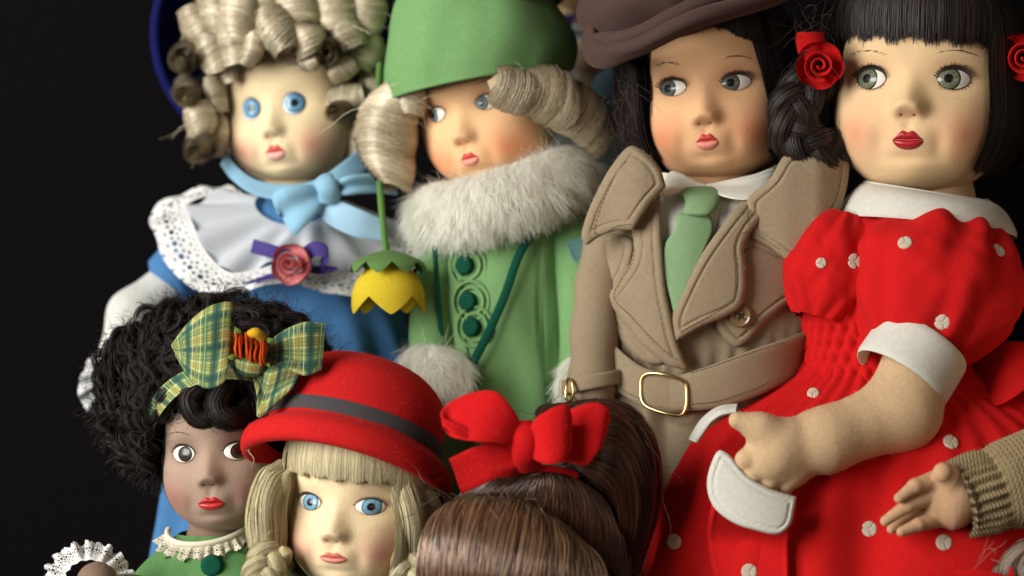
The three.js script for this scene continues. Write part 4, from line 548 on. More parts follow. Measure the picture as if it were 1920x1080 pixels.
// ------------------------------------------------------------------ girl in the green coat
{
  const z = -0.075, D = thing('felt_doll', 'blonde doll in green felt hat and coat with white fur collar', 'doll', baseAt(950, z), 'felt dolls on display');
  const green = felt(0.215, 0.42, 0.16), green2 = felt(0.225, 0.43, 0.17), darkG = felt(0.006, 0.085, 0.05), yB = pyAt(BASE_Y, z);
  const H = makeHead(D, { eyes: [859, 204], size: 162, z, yaw: -25, pitch: 2, roll: 12, skin: 'rgb(238,190,142)', mouthY: -0.61, noseY: -0.34, eyeX: 0.335, eyeA: 0.132, eyeB: 0.086, gaze: [-0.05, 0.0], irisR: 0.082, iris: ['#6c7d80', '#1e2526', '#9aabad'], lash: { l: 0.03, n: 18 }, line: 0.011, lineMat: plain(0.06, 0.035, 0.025, 0.7), rouge: [225, 100, 65], rougeA: 0.42, lidA: 0.4, lipTop: plain(0.62, 0.05, 0.05, 0.5), lipLow: plain(0.80, 0.30, 0.24, 0.45), lipW: 0.12, lipU: 0.085, lipL: 0.09, wide: 1.06, browC: [120, 80, 45], brow: { y: 0.21, rise: 0.03, w: 0.15, a: 0.7 } });
  part('neck', D, sweep([H.L(0, -0.62, -0.1), at(930, 400, z)], () => 0.026, { seg: 24 }), skinMat(0.8, 0.5, 0.3));
  // hat: soft cone with its back edge turned up dark green
  const hr = table([[-120, 860, 20, 0.01], [-70, 872, 95, 0.045], [-10, 886, 144, 0.066], [50, 897, 175, 0.074], [110, 900, 189, 0.076], [160, 899, 182, 0.072]]);
  const hatG = k => grid(140, 60, (u, v) => { const a = u * TAU, y = lerp(-120, 160, v), [cx, w, d] = hr(y), e = v * v, p = at(cx, y + e * (-22 * Math.cos(a) * -1 * -1) , z + 0.004); p.x += Math.cos(a) * w * MM * k * (1 + 0.045 * nz(Math.cos(a) * 2.2, Math.sin(a) * 2.2, v * 2.5)); p.y += e * MM * (Math.sin(a) > 0 ? 12 * Math.sin(a) : -30 * Math.sin(a) * 0) - e * MM * 14 * Math.cos(a + 0.9) * -1; p.z += Math.sin(a) * d * k * (1 + 0.05 * nz(Math.cos(a) * 2.6 + 5, Math.sin(a) * 2.6, v * 3)); return p; }, { closeU: true });
  const hat = part('hat', D, join([hatG(1), hatG(0.965)]), green);
  part('hat_edge', hat, sweep((() => { const P = []; for (let i = 0; i < 48; i++) { const a = i / 48 * TAU, p = at(899, 160 - 22 * Math.cos(a), z + 0.004); p.x += Math.cos(a) * 182 * MM * 0.983; p.y += MM * (Math.sin(a) > 0 ? 12 * Math.sin(a) : 0) + MM * 14 * Math.cos(a + 0.9); p.z += Math.sin(a) * 0.072 * 0.983; P.push(p); } return P; })(), () => [0.0020, 0.0014], { n: 120, seg: 10, closed: true, hint: V(0, 1, 0) }), green);
  fuzz(hat, 6000, 0.0014, [0.30, 0.50, 0.22]); fuzz(H.head, 2000, 0.0009, [0.9, 0.66, 0.44], 0.0001);
  part('turned_brim', hat, sweep(ringPts(935, -22, z, 150, 0.062, { n: 40, tilt: -40, nod: 0, a0: -1.2, a1: PI - 0.5 }).map(p => p.add(V(0, -0.012, 0))), t => [0.011, 0.0035], { n: 70, seg: 14, hint: V(0, 0.35, 1) }), darkG);
  // hair
  const ca = [0.72, 0.62, 0.44], cb = [0.36, 0.27, 0.155], F = new Fibres(); seed = 421;
  const roll = (A, B, r, n, o = {}) => curl(F, A, B, r, { n, ca, cb, w: 0.0009, clump: 5, slope: 0.1, ...o });
  // left roll, turned under
  roll(at(750, 160, z + 0.014), at(744, 350, z + 0.010), 0.0238, 1700, { prof: t => 0.15 + 0.87 * Math.pow(Math.sin(PI * clamp(0.12 + 0.80 * t)), 0.7), turn: 0.6, clump: 3, slope: 0.04 });
  roll(at(778, 170, z + 0.028), at(772, 215, z + 0.030), 0.010, 300, { clump: 2 });
  // right rolls: three sausage locks in a row
  roll(at(926, 158, z + 0.078), at(996, 178, z + 0.072), 0.0170, 1000, { clump: 3, prof: t => 0.72 + 0.30 * Math.sin(PI * (0.1 + 0.75 * t)) });
  roll(at(980, 168, z + 0.070), at(1068, 204, z + 0.056), 0.0205, 1200, { clump: 3, prof: t => 0.8 + 0.22 * Math.sin(PI * t) });
  roll(at(1052, 192, z + 0.052), at(1126, 258, z + 0.020), 0.0215, 1100, { clump: 3, prof: t => 0.95 - 0.2 * t });
  combed(F, H, { n: 900, th0: 0.7, th1: 2.7, y1: th => 0.30, grow: v => 0.04, ca, cb, layer: 0.02 });
  for (let i = 0; i < 12; i++) stray(F, at(rr(700, 790), rr(150, 200), z + 0.05), rr(0.015, 0.04), pick(ca, cb));
  for (let i = 0; i < 12; i++) stray(F, at(rr(920, 1120), rr(100, 170), z + 0.07 - rnd() * 0.04), rr(0.015, 0.04), pick(ca, cb));
  const hair = part('hair', D, F.build(), M.hairBlond), coreM = plain(0.42, 0.32, 0.19, 0.9);
  part('hair_core', hair, join([sweep([at(748, 185, z + 0.012), at(744, 315, z + 0.008)], t => 0.016 * (0.6 + 0.4 * Math.sin(PI * t))), sweep(pts([[930, 158, z + 0.076], [1000, 182, z + 0.068], [1075, 208, z + 0.052], [1128, 262, z + 0.014]]), t => 0.009 + 0.004 * Math.sin(PI * clamp(t * 1.2))), wigCap(H, { y1: th => Math.sin(th) > 0.3 ? lerp(-0.3, 0.36, smooth(0.3, 0.66, Math.sin(th))) : -0.6, grow: 0.02 })]), coreM);
  // coat
  const rows = [[330, 945, 60, 0.03, 0.04], [400, 950, 112, 0.045, 0.05], [460, 948, 128, 0.05, 0.05], [560, 946, 138, 0.053, 0.05], [650, 946, 144, 0.054, 0.05], [760, 950, 160, 0.06, 0.06], [900, 955, 190, 0.07, 0.07], [yB, 960, 250, 0.09, 0.09]];
  const body = part('coat', D, loft(rows, z, { nu: 180, nv: 110, fold: (th, v, y) => 0.0022 * nz(th * 2.5, y * 0.01) + smooth(640, 760, y) * 0.004 * Math.sin(11 * th + 2 * nz(th, y * 0.004)) - 0.0014 * G(th - 1.12 - (y - 560) * -0.0002, 0.012) - 0.0014 * G(th - 1.06 - (y - 560) * -0.0002, 0.012) }), green2);
  const fz = frontOf(rows, z);
  part('front_edge', body, plate([[838, 440], [860, 440], [868, 500], [868, 560], [872, 620], [884, 690], [880, 760], [852, 770], [850, 640], [842, 540]], z + 0.045, { height: (X, Y) => fz(X, Y) + 0.001, t: 0.003, rim: 0.003 }), green2);
  part('yellow_lining', body, sweep(pts([[886, 640, z + 0.048], [890, 690, z + 0.051], [888, 740, z + 0.054]]), () => [0.0018, 0.001]), felt(0.62, 0.45, 0.05));
  for (const [x, y] of [[872, 498], [878, 565], [885, 613]]) { const h = hit(x, y, body), c = h.p.clone().addScaledVector(V(-0.3, 0, 1), 0.003); const b = part('button', body, disc(c, V(-0.35, 0, 1), 0.0074, 0.005), darkG); for (const k of [1, 1.45]) part('button_loop', b, sweep([...Array(16)].map((_, i) => { const t = i / 16 * TAU; return c.clone().add(V(0.0030 + Math.cos(t) * 0.0094 * k, Math.sin(t) * 0.0105 * k, 0.0010 - 0.0012 * k + 0.0022 * Math.cos(t))); }), () => 0.0013, { n: 50, seg: 8, closed: true }), green2); }
  const cord = (P, r) => part('cord', body, sweep(P, () => r, { n: 60, seg: 8, hint: V(0, 0, 1) }), darkG);
  cord(pts([[1002, 434, z + 0.052], [976, 472, z + 0.059], [944, 560, z + 0.061], [905, 645, z + 0.0625], [852, 745, z + 0.066]]), [0.0034, 0.0012]); cord(pts([[815, 462, z + 0.045], [820, 540, z + 0.047], [826, 620, z + 0.05], [832, 690, z + 0.052]]), [0.0020, 0.0012]);
  const slv = part('sleeve', D, sweep(pts([[1045, 405, z + 0.005], [1075, 460, z + 0.022], [1092, 550, z + 0.034], [1096, 640, z + 0.04], [1092, 700, z + 0.044]]), t => 0.0225 - 0.004 * t, { n: 50, seg: 28 }), green2);
  const pk = part('patch', slv, plate([[1062, 452, 1], [1135, 432, 1], [1135, 494, 1], [1090, 500], [1076, 492]], z + 0.05, { t: 0.0012, height: () => z + 0.0475 }), felt(0.16, 0.33, 0.30)); part('stitching', pk, stitches(pts([[1064, 456, z + 0.0495], [1080, 490, z + 0.0495], [1092, 498, z + 0.0495], [1132, 492, z + 0.0495]])), plain(0.05, 0.14, 0.5, 0.7));
  part('sleeve', D, sweep(pts([[850, 430, z], [822, 520, z + 0.02], [808, 620, z + 0.034], [812, 680, z + 0.045]]), t => 0.017, { n: 40, seg: 24 }), green2);
  // fur
  const fur = (name, C, r, n, len, o = {}) => {
    const f = new Fibres(), K = 60, P = spline(C, K); seed = 4400 + n;
    for (let i = 0; i < n * 5; i++) { const t = rnd() * K, i0 = Math.min(K - 1, Math.floor(t)), c = P[i0].clone().lerp(P[i0 + 1], t - i0), T = V().subVectors(P[i0 + 1], P[i0]).normalize(), [a, b] = axisFrame(T), th = rnd() * TAU, m = a.clone().multiplyScalar(Math.cos(th)).addScaledVector(b, Math.sin(th)); if (m.z < -0.5) continue;
      const cl = nz(c.x * 130, c.y * 130 + th * 2.2, c.z * 130), d = m.clone().multiplyScalar(0.45).add(V(0.3 * cl + gs() * 0.2, -0.6 + gs() * 0.24 + 0.25 * cl, 0.3 + gs() * 0.2)).addScaledVector(T, gs() * 0.3 + 0.5 * nz(c.x * 90, th * 1.5, 4)).normalize(), rad = r(i0 / K), l = len * rr(0.35, 1.25), s = c.clone().addScaledVector(m, rad * rr(0.7, 1)), d2 = d.clone().add(V(0.2 * cl, -0.5, 0)).normalize();
      f.add([s, s.clone().addScaledVector(d, l * 0.4), s.clone().addScaledVector(d, l * 0.65).addScaledVector(d2, l * 0.15), s.clone().addScaledVector(d, l * 0.75).addScaledVector(d2, l * 0.4)], m, 0.00032, tone([0.99, 0.98, 0.91], 0.02), 0.2); }
    const g = part(name, D, f.build(), M.fur); part('fur_core', g, sweep(C, t => r(t) * 0.86, { n: 50, seg: 18 }), felt(0.95, 0.93, 0.84)); return g;
  };
  fur('fur_collar', ringPts(942, 358, z + 0.004, 130, 0.052, { n: 24, tilt: -38, nod: 14, a0: -0.35, a1: PI + 0.35 }), t => 0.0225, 9500, 0.015);
  fur('fur_cuff', pts([[790, 700, z + 0.05], [815, 705, z + 0.062], [850, 715, z + 0.056]]), t => 0.024, 3200, 0.016); fur('fur_cuff', pts([[1070, 700, z + 0.05], [1095, 708, z + 0.056], [1120, 715, z + 0.05]]), t => 0.017, 1600, 0.014);
  // flower hanging from the hat
  const stem = part('flower_stem', D, sweep(pts([[712, 120, z + 0.012], [708, 230, z - 0.01], [711, 320, z + 0.0], [714, 370, z + 0.04], [718, 420, z + 0.056], [724, 470, z + 0.056]]), () => 0.0026, { n: 50, seg: 12 }), felt(0.14, 0.30, 0.075));
  const fc = at(728, 470, z + 0.056), yel = felt(0.78, 0.58, 0.035), bell = (R0, hgt, pts_, cut, ph, y0, m, name, inset = 0) => part(name, stem, join([0, 0.0014].map((off, kk) => grid(120, 30, (u, v) => { const a = u * TAU, tri = Math.abs(((u * pts_ + ph) % 1) * 2 - 1), len = hgt * (1 - cut * Math.pow(tri, 1.2)), q = v * len / hgt, r = (R0 - off) * Math.pow(Math.sin(Math.min(PI / 2, q * 2.1 + 0.06)), 0.8) * (1 + 0.05 * q); return V(fc.x + Math.cos(a) * r, fc.y - y0 - q * hgt, fc.z + Math.sin(a) * r * 0.85); }, { closeU: true, flip: kk === 1 }))), m);
  bell(0.0268, 0.046, 5, 0.30, 0.35, 0.002, yel, 'petal_bell'); bell(0.0275, 0.0175, 8, 0.5, 0.2, -0.0005, felt(0.15, 0.29, 0.085), 'calyx');
}
// ------------------------------------------------------------------ girl in the navy bonnet
{
  const z = -0.14, D = thing('felt_doll', 'pale doll with blonde ringlets in navy bonnet and light blue dress', 'doll', baseAt(560, z), 'felt dolls on display');
  const skin = skinMat(0.80, 0.64, 0.42), blue = felt(0.085, 0.24, 0.50, { sheen: 0.2 }), pale = cloth(0.25, 0.47, 0.63, { rough: 0.7, sheen: 0.4 }), yB = pyAt(BASE_Y, z);
  const H = makeHead(D, { eyes: [507, 199], size: 157, z, yaw: -14, pitch: 0, roll: 6, skin: 'rgb(236,214,172)', mouthY: -0.595, noseY: -0.32, eyeX: 0.29, eyeA: 0.136, eyeB: 0.138, gaze: [0.020, 0.008], irisR: 0.122, pupil: 0.4, white: '#cfe2ee', iris: ['#5d97bd', '#1c4263', '#a5cce2'], upper: t => Math.sqrt(Math.max(0, 1 - t * t)), lower: t => Math.sqrt(Math.max(0, 1 - t * t)), line: 0.010, lineMat: plain(0.03, 0.05, 0.09, 0.6), rouge: [226, 110, 98], rougeA: 0.42, lidA: 0.12, lipTop: plain(0.62, 0.07, 0.06, 0.45), lipLow: plain(0.80, 0.42, 0.36, 0.4), lipW: 0.135, lipU: 0.105, lipL: 0.105, wide: 1.12, jaw: 0.97, nose: 0.9, dome: 0.075, browC: [95, 72, 50], brow: { y: 0.44, rise: 0.06, w: 0.15, a: 0.8 } });
  part('neck', D, sweep([H.L(0, -0.62, -0.1), at(545, 420, z)], () => 0.024, { seg: 24 }), skin);
  // bonnet: velvet brim standing round the head
  const velvet = new THREE.MeshPhysicalMaterial({ color: lin(0.008, 0.010, 0.075), roughness: 0.95, sheen: 1, sheenColor: lin(0.10, 0.12, 0.75), sheenRoughness: 0.35, specularIntensity: 0.1, side: THREE.DoubleSide });
  const bc = [508, 62], brimRows = [[0.0, 20, -0.085], [0.25, 110, -0.08], [0.5, 160, -0.05], [0.8, 208, -0.02], [1, 236, 0.004]], bT = table(brimRows);
  const brim = part('bonnet', D, join([0, 0.004].map(o => grid(110, 30, (u, v) => { const a = u * TAU, [r, dz] = bT(v), p = at(bc[0], bc[1], z + dz - o); p.x += Math.cos(a) * r * MM; p.y += Math.sin(a) * r * MM * 1.02; return p; }, { closeU: true, flip: o === 0 }))), velvet);
  part('brim_edge', brim, sweep((() => { const P = []; for (let i = 0; i < 60; i++) { const a = i / 60 * TAU, p = at(bc[0], bc[1], z + 0.002); p.x += Math.cos(a) * 236 * MM; p.y += Math.sin(a) * 236 * MM * 1.02; P.push(p); } return P; })(), () => 0.0042, { n: 140, seg: 12, closed: true }), velvet);
  // ringlets
  const ca = [0.76, 0.67, 0.48], cb = [0.36, 0.275, 0.16], F = new Fibres(), cores = []; seed = 431;
  const K = (ax, ay, bx, by, r, zz, o = {}) => { const A = at(ax, ay, z + zz), B = at(bx, by, z + zz + (o.dz || 0)); curl(F, A, B, r * MM * 1.08, { n: Math.round(r * 20), ca, cb, clump: o.clump || 3, w: 0.00085, inner: o.open ? 0.55 : 0.2, loose: 0.1, slope: 0.4, turn: 0.7, prof: o.prof || (t => 0.86 + 0.2 * Math.sin(PI * clamp(t))) }); if (!o.open) cores.push(sweep([A.clone().lerp(B, 0.1), B.clone().lerp(A, 0.22)], () => r * MM * 0.78, { n: 6, seg: 14 })); };
  const E = (x, y, r, zz, dx = 4, dy = 6) => K(x, y, x + dx, y + dy, r, zz, { dz: 0.03, clump: 2, open: 1, prof: t => 1.08 - 0.3 * t });   // curls seen end on
  K(362, 20, 392, 78, 35, 0.028); E(352, 102, 27, 0.03, -8, 4); K(392, 72, 410, 130, 27, 0.045); E(349, 168, 25, 0.026, -6, 10); K(398, 150, 410, 205, 20, 0.028); K(372, 196, 376, 250, 27, 0.034); E(376, 276, 27, 0.024, -4, 8); K(404, 210, 408, 285, 17, 0.02);
  K(395, -20, 420, 50, 34, 0.045); K(428, 30, 446, 112, 30, 0.056); K(462, -20, 452, 70, 36, 0.058); K(478, 60, 462, 116, 20, 0.062); K(506, -20, 500, 44, 32, 0.052); K(508, 30, 540, 92, 35, 0.062, { dz: 0.008 }); K(548, -20, 560, 52, 36, 0.058); K(560, 50, 580, 100, 26, 0.066); E(608, 92, 30, 0.04); K(612, -15, 628, 50, 38, 0.05); K(640, 40, 660, 86, 32, 0.05); K(676, -10, 684, 60, 38, 0.036); K(690, 70, 672, 122, 34, 0.034); K(660, 120, 622, 142, 22, 0.048); K(676, 180, 622, 196, 26, 0.042); E(636, 206, 25, 0.03, -8, 4); K(692, 140, 690, 220, 27, 0.022); K(664, 235, 672, 290, 20, 0.012); K(596, 112, 566, 122, 14, 0.064); K(420, 110, 432, 150, 14, 0.04);
  combed(F, H, { n: 2400, th0: 0.3, th1: PI - 0.3, y1: th => 0.55 + 0.05 * Math.sin(th * 9), grow: v => 0.08, ca, cb, layer: 0.05 }); combed(F, H, { n: 1500, th0: PI - 0.5, th1: TAU + 0.6, y1: th => -0.3, grow: v => 0.12, ca, cb, layer: 0.08 });
  for (let i = 0; i < 40; i++) stray(F, i % 2 ? at(rr(330, 400), rr(0, 280), z + 0.03) : at(rr(400, 720), rr(0, 60), z + 0.06), rr(0.01, 0.03), pick(ca, cb));
  const hair = part('hair', D, F.build(), M.hairBlond); part('hair_core', hair, join([...cores, wigCap(H, { y1: th => Math.sin(th) > 0.2 ? lerp(-0.1, 0.56, smooth(0.2, 0.6, Math.sin(th))) : -0.5, grow: 0.06 })]), plain(0.44, 0.34, 0.21, 0.9));
  // dress
  const rows = [[362, 552, 62, 0.034, 0.04], [395, 562, 105, 0.046, 0.045], [430, 575, 126, 0.050, 0.045], [500, 585, 150, 0.05, 0.05], [580, 600, 168, 0.056, 0.05], [680, 600, 190, 0.065, 0.06], [800, 575, 250, 0.08, 0.075], [1000, 540, 268, 0.09, 0.09], [yB, 530, 285, 0.095, 0.10]];
  const dress = part('dress', D, loft(rows, z, { nu: 180, nv: 110, fold: (th, v, y) => smooth(560, 700, y) * 0.006 * Math.sin(12 * th + 2 * nz(th * 1.5, y * 0.004)) + 0.003 * nz(th * 3, y * 0.01) }), blue);
  const fz = frontOf(rows, z);
  // sheer collar with lace edge
  const sheer = new THREE.MeshPhysicalMaterial({ color: lin(0.90, 0.93, 0.96), roughness: 0.9, transmission: 0.4, thickness: 0, sheen: 0.3, side: THREE.DoubleSide, bumpMap: weave, bumpScale: 0.0002 }), lace = laceMat(0.86, 0.86, 0.84);
  const inn = pts([[470, 372, z + 0.025], [420, 366, z + 0.03], [372, 372, z + 0.028], [352, 384, z + 0.03], [362, 420, z + 0.05], [385, 470, z + 0.062], [430, 510, z + 0.072], [480, 505, z + 0.074], [540, 490, z + 0.074], [600, 505, z + 0.072], [660, 508, z + 0.066], [720, 470, z + 0.05], [756, 420, z + 0.03]]), out = pts([[430, 345, z + 0.01], [380, 352, z + 0.015], [322, 368, z + 0.016], [280, 402, z + 0.02], [290, 440, z + 0.045], [312, 495, z + 0.06], [372, 545, z + 0.074], [460, 545, z + 0.08], [530, 530, z + 0.078], [610, 548, z + 0.076], [690, 556, z + 0.07], [780, 500, z + 0.05], [810, 430, z + 0.03]]), neckL = pts([[500, 362, z + 0.03], [485, 368, z + 0.036], [478, 378, z + 0.042], [480, 390, z + 0.046], [490, 402, z + 0.05], [510, 414, z + 0.054], [530, 420, z + 0.056], [545, 422, z + 0.057], [565, 420, z + 0.057], [590, 414, z + 0.055], [610, 404, z + 0.05], [630, 390, z + 0.045], [645, 376, z + 0.036]]);
  const collar = part('collar', D, laceBand(neckL, inn, 1, { nv: 130, nu: 26, ruf: 0.0055, waves: 8.5 }), sheer);
  part('lace_edge', collar, laceBand(inn, out, 7, { nv: 160, nu: 14, ruf: 0.002, waves: 12 }), lace);
  // scarf bow under the chin
  const bow = part('scarf', D, strip(pts([[424, 285, z + 0.015], [444, 312, z + 0.036], [478, 336, z + 0.048], [530, 346, z + 0.056], [590, 338, z + 0.058], [645, 302, z + 0.05], [690, 262, z + 0.03]]), pts([[414, 310, z + 0.02], [436, 338, z + 0.044], [474, 364, z + 0.06], [536, 376, z + 0.068], [604, 366, z + 0.068], [662, 336, z + 0.052], [712, 300, z + 0.03]]), { t: 0.0014 }), pale);
  part('bow_loop', bow, strip(pts([[612, 352, z + 0.072], [570, 346, z + 0.084], [530, 352, z + 0.086], [510, 368, z + 0.08], [520, 396, z + 0.078]]), pts([[614, 366, z + 0.072], [596, 400, z + 0.082], [572, 425, z + 0.086], [552, 442, z + 0.082], [545, 430, z + 0.076]]), { t: 0.0014, nu: 14, wave: (u, v) => V(0, 0, 0.004 * Math.sin(u * 9) * v) }), pale);
  part('bow_loop', bow, strip(pts([[618, 345, z + 0.072], [650, 330, z + 0.082], [700, 325, z + 0.07], [740, 330, z + 0.05]]), pts([[622, 368, z + 0.072], [652, 366, z + 0.08], [702, 362, z + 0.07], [745, 366, z + 0.05]]), { t: 0.0014, wave: (u, v) => V(0, 0, 0.003 * Math.sin(u * 9)) }), pale);
  part('bow_end', bow, strip(pts([[612, 362, z + 0.068], [640, 378, z + 0.078], [680, 395, z + 0.078], [718, 412, z + 0.07]]), pts([[600, 372, z + 0.066], [600, 406, z + 0.076], [660, 442, z + 0.076], [722, 452, z + 0.068]]), { t: 0.0014 }), cloth(0.42, 0.66, 0.86, { rough: 0.6 }));
  part('bow_knot', bow, sweep(pts([[606, 338, z + 0.078], [614, 352, z + 0.084], [618, 374, z + 0.078]]), t => [0.0085, 0.006], { n: 20, seg: 16, hint: V(0, 0, 1) }), pale);
  // rose on purple ribbon
  const pur = cloth(0.045, 0.022, 0.19, { rough: 0.5, sheen: 0.5 }), rb = part('corsage_ribbon', D, join([strip(pts([[476, 448, z + 0.078], [510, 458, z + 0.084], [545, 470, z + 0.086]]), pts([[470, 474, z + 0.078], [508, 484, z + 0.084], [545, 495, z + 0.086]]), { t: 0.001 }), strip(pts([[560, 470, z + 0.086], [590, 452, z + 0.092], [614, 462, z + 0.092], [600, 488, z + 0.086]]), pts([[568, 505, z + 0.086], [594, 480, z + 0.094], [616, 485, z + 0.094], [604, 510, z + 0.086]]), { t: 0.001 }), strip(pts([[535, 505, z + 0.084], [500, 515, z + 0.084], [465, 528, z + 0.084]]), pts([[540, 515, z + 0.084], [505, 524, z + 0.084], [462, 534, z + 0.084]]), { t: 0.001 }), strip(pts([[580, 500, z + 0.084], [610, 498, z + 0.086], [634, 502, z + 0.084]]), pts([[580, 512, z + 0.084], [608, 514, z + 0.086], [632, 506, z + 0.084]]), { t: 0.001 })]), pur);
  part('rose', rb, rose(at(549, 496, z + 0.090), 0.0165, V(-0.35, 0.05, 1), { turns: 2.2, t: 0.0016 }), felt(0.80, 0.27, 0.28));
  // arm with lace cuff
  part('arm', D, limb([[at(335, 520, z + 0.01), 0.018, at(250, 590, z + 0.03), 0.0195], [at(250, 590, z + 0.03), 0.019, at(215, 690, z + 0.045), 0.016]], 0.01, 0.002), skinMat(0.72, 0.72, 0.66));
  part('cuff', D, laceBand(pts([[215, 690, z + 0.055], [190, 690, z + 0.06], [182, 715, z + 0.06], [190, 740, z + 0.055]]), pts([[180, 660, z + 0.055], [160, 685, z + 0.06], [146, 735, z + 0.06], [165, 775, z + 0.055]]), 3, { ruf: 0.003, waves: 4 }), lace);
  part('sleeve', D, sweep(pts([[400, 440, z], [350, 490, z + 0.012], [315, 525, z + 0.018]]), t => 0.026 - 0.004 * t, { n: 20, seg: 24 }), blue);
}
// ------------------------------------------------------------------ dark doll with the plaid bow
{
  const z = 0.03, D = thing('felt_doll', 'brown felt doll with black curly hair, plaid bow and green dress', 'doll', baseAt(400, z), 'felt dolls on display');
  const yB = pyAt(BASE_Y, z), skin = skinMat(0.27, 0.175, 0.125), green = felt(0.155, 0.36, 0.125);
  const H = makeHead(D, { eyes: [390, 850], size: 155, z, yaw: -5, pitch: 0, roll: 3.5, skin: 'rgb(168,142,124)', mouthY: -0.58, noseY: -0.29, eyeX: 0.315, eyeA: 0.145, eyeB: 0.098, gaze: [0.025, 0.0], irisR: 0.09, pupil: 0.5, iris: ['#3a2c22', '#0d0907', '#5c4636'], lash: { l: 0.035, low: 1 }, line: 0.011, rouge: [150, 66, 62], rougeA: 0.45, lid: [60, 34, 26], lidA: 0.4, nostril: [70, 26, 22], lipTop: plain(0.50, 0.014, 0.02, 0.35), lipLow: plain(0.56, 0.03, 0.035, 0.3), lipW: 0.16, lipU: 0.08, lipL: 0.085, wide: 0.93, browC: [42, 26, 20], brow: { y: 0.215, rise: 0.04, w: 0.15, a: 0.85 } });
  part('neck', D, sweep([H.L(0, -0.62, -0.1), at(392, 1060, z)], () => 0.022, { seg: 24 }), skin);
  // curly hair
  const F = new Fibres(), c0 = at(412, 738, z - 0.012), rx = 0.094, ry = 0.076, rz = 0.058, ca = [0.022, 0.014, 0.011], cb = [0.006, 0.004, 0.004]; seed = 441;
  const inFace = p => { const q = V().subVectors(p, H.C).applyMatrix4(H.R.clone().invert()).divideScalar(H.s); return q.z > -0.05 && q.y < 0.44 && Math.abs(q.x) < 0.66 - 0.1 * q.y; };
  for (let i = 0; i < 820; i++) {
    const d = V(gs(), gs(), gs()).normalize(); if (d.z < -0.4) continue;
    const lump = 1 + 0.10 * nz(d.x * 3.1, d.y * 3.1, d.z * 3.1), q = d.clone(), g = [], ph = rnd() * 6, am = rr(0.06, 0.13), wn = rr(1.1, 1.9), side = rr(-0.6, 0.6), k0 = rr(0.84, 0.97) * lump;
    for (let j = 0; j < 7; j++) { g.push(V(c0.x + q.x * rx * (k0 + 0.05 * Math.sin(j * wn + ph)), c0.y + q.y * ry * (k0 + 0.05 * Math.sin(j * wn + ph)), c0.z + q.z * rz * k0)); const e = V(0.5 * q.x, -0.6, 0.2), b = V().crossVectors(q, e).normalize(); q.addScaledVector(e.addScaledVector(q, -e.dot(q)).normalize(), 0.075).addScaledVector(b, am * Math.cos(j * wn + ph) + 0.03 * side).normalize(); }
    if (g.some(inFace)) continue;
    lock(F, g, rr(0.0032, 0.0056), { n: 48, ca, cb, w: 0.0005, k: 15, wob: 0.4, wave: 0.0008, waves: 1.6, twist: rr(-2, 2), clumps: 3, shade: 0.3, prof: t => 1 - 0.55 * t });
  }
  for (let i = 0; i < 4200; i++) { const d = V(gs(), gs(), gs()).normalize(); if (d.z < -0.35) continue; const lump = 1 + 0.10 * nz(d.x * 3.1, d.y * 3.1, d.z * 3.1), p = V(c0.x + d.x * rx * lump * rr(0.88, 1.02), c0.y + d.y * ry * lump * rr(0.88, 1.02), c0.z + d.z * rz * lump); if (inFace(p)) continue; const e = V(gs(), gs() - 0.3, gs()).normalize(), P = [p], ph = rnd() * 6; let a = e.clone(); const b = V().crossVectors(d, e).normalize(); for (let k = 1; k < 11; k++) { a.addScaledVector(b, 0.45 * Math.sin(k * 0.7 + ph)).normalize(); P.push(P[k - 1].clone().addScaledVector(a, 0.0022)); } F.add(P, d, 0.00032, pick(ca, cb, 0.3)); }
  for (let i = 0; i < 240; i++) { const a = rnd() * TAU, d = V(Math.cos(a), Math.sin(a), rr(-0.2, 0.4)).normalize(), p = V(c0.x + d.x * rx * 0.97, c0.y + d.y * ry * 0.97, c0.z + d.z * rz); if (inFace(p)) continue; const P = [p], ph = rnd() * 6; for (let k = 1; k < 9; k++) P.push(P[k - 1].clone().addScaledVector(d, 0.0016).add(V(0.0016 * Math.cos(ph + k * 0.9), 0.0016 * Math.sin(ph + k * 0.9), 0))); F.add(P, V(0, 0, 1), 0.0003, ca); }
  // forehead lock
  for (const [g, r, n] of [[[[400, 716, z + 0.045], [372, 730, z + 0.056], [356, 748, z + 0.058], [362, 774, z + 0.060], [386, 788, z + 0.060], [412, 780, z + 0.056]], 0.0085, 500], [[[440, 716, z + 0.045], [416, 736, z + 0.056], [408, 762, z + 0.060], [424, 786, z + 0.060], [452, 776, z + 0.052], [470, 740, z + 0.04]], 0.010, 600], [[[380, 712, z + 0.04], [340, 720, z + 0.045], [312, 745, z + 0.04], [298, 790, z + 0.03]], 0.008, 350], [[[470, 720, z + 0.04], [490, 760, z + 0.045], [488, 810, z + 0.03]], 0.009, 300]]) lock(F, pts(g), r, { n, ca, cb, w: 0.0007, wave: 0.001, waves: 3 });
  const hair = part('hair', D, F.build(), M.hairDull);
  part('hair_core', hair, join([grid(60, 40, (u, v) => { const a = u * TAU, b = v * PI, d = V(Math.cos(a) * Math.sin(b), Math.cos(b), Math.sin(a) * Math.sin(b)), lump = 1 + 0.10 * nz(d.x * 3.1, d.y * 3.1, d.z * 3.1), p = V(c0.x + d.x * rx * 0.83 * lump, c0.y + d.y * ry * 0.83 * lump, c0.z + d.z * rz * 0.8 * lump); if (inFace(p)) p.z = Math.min(p.z, H.C.z - 0.004); return p; }, { closeU: true }), wigCap(H, { y1: th => Math.sin(th) > 0.4 ? lerp(-0.3, 0.46, smooth(0.4, 0.7, Math.sin(th))) : -0.7, grow: 0.02 })]), plain(0.007, 0.005, 0.005, 0.85));
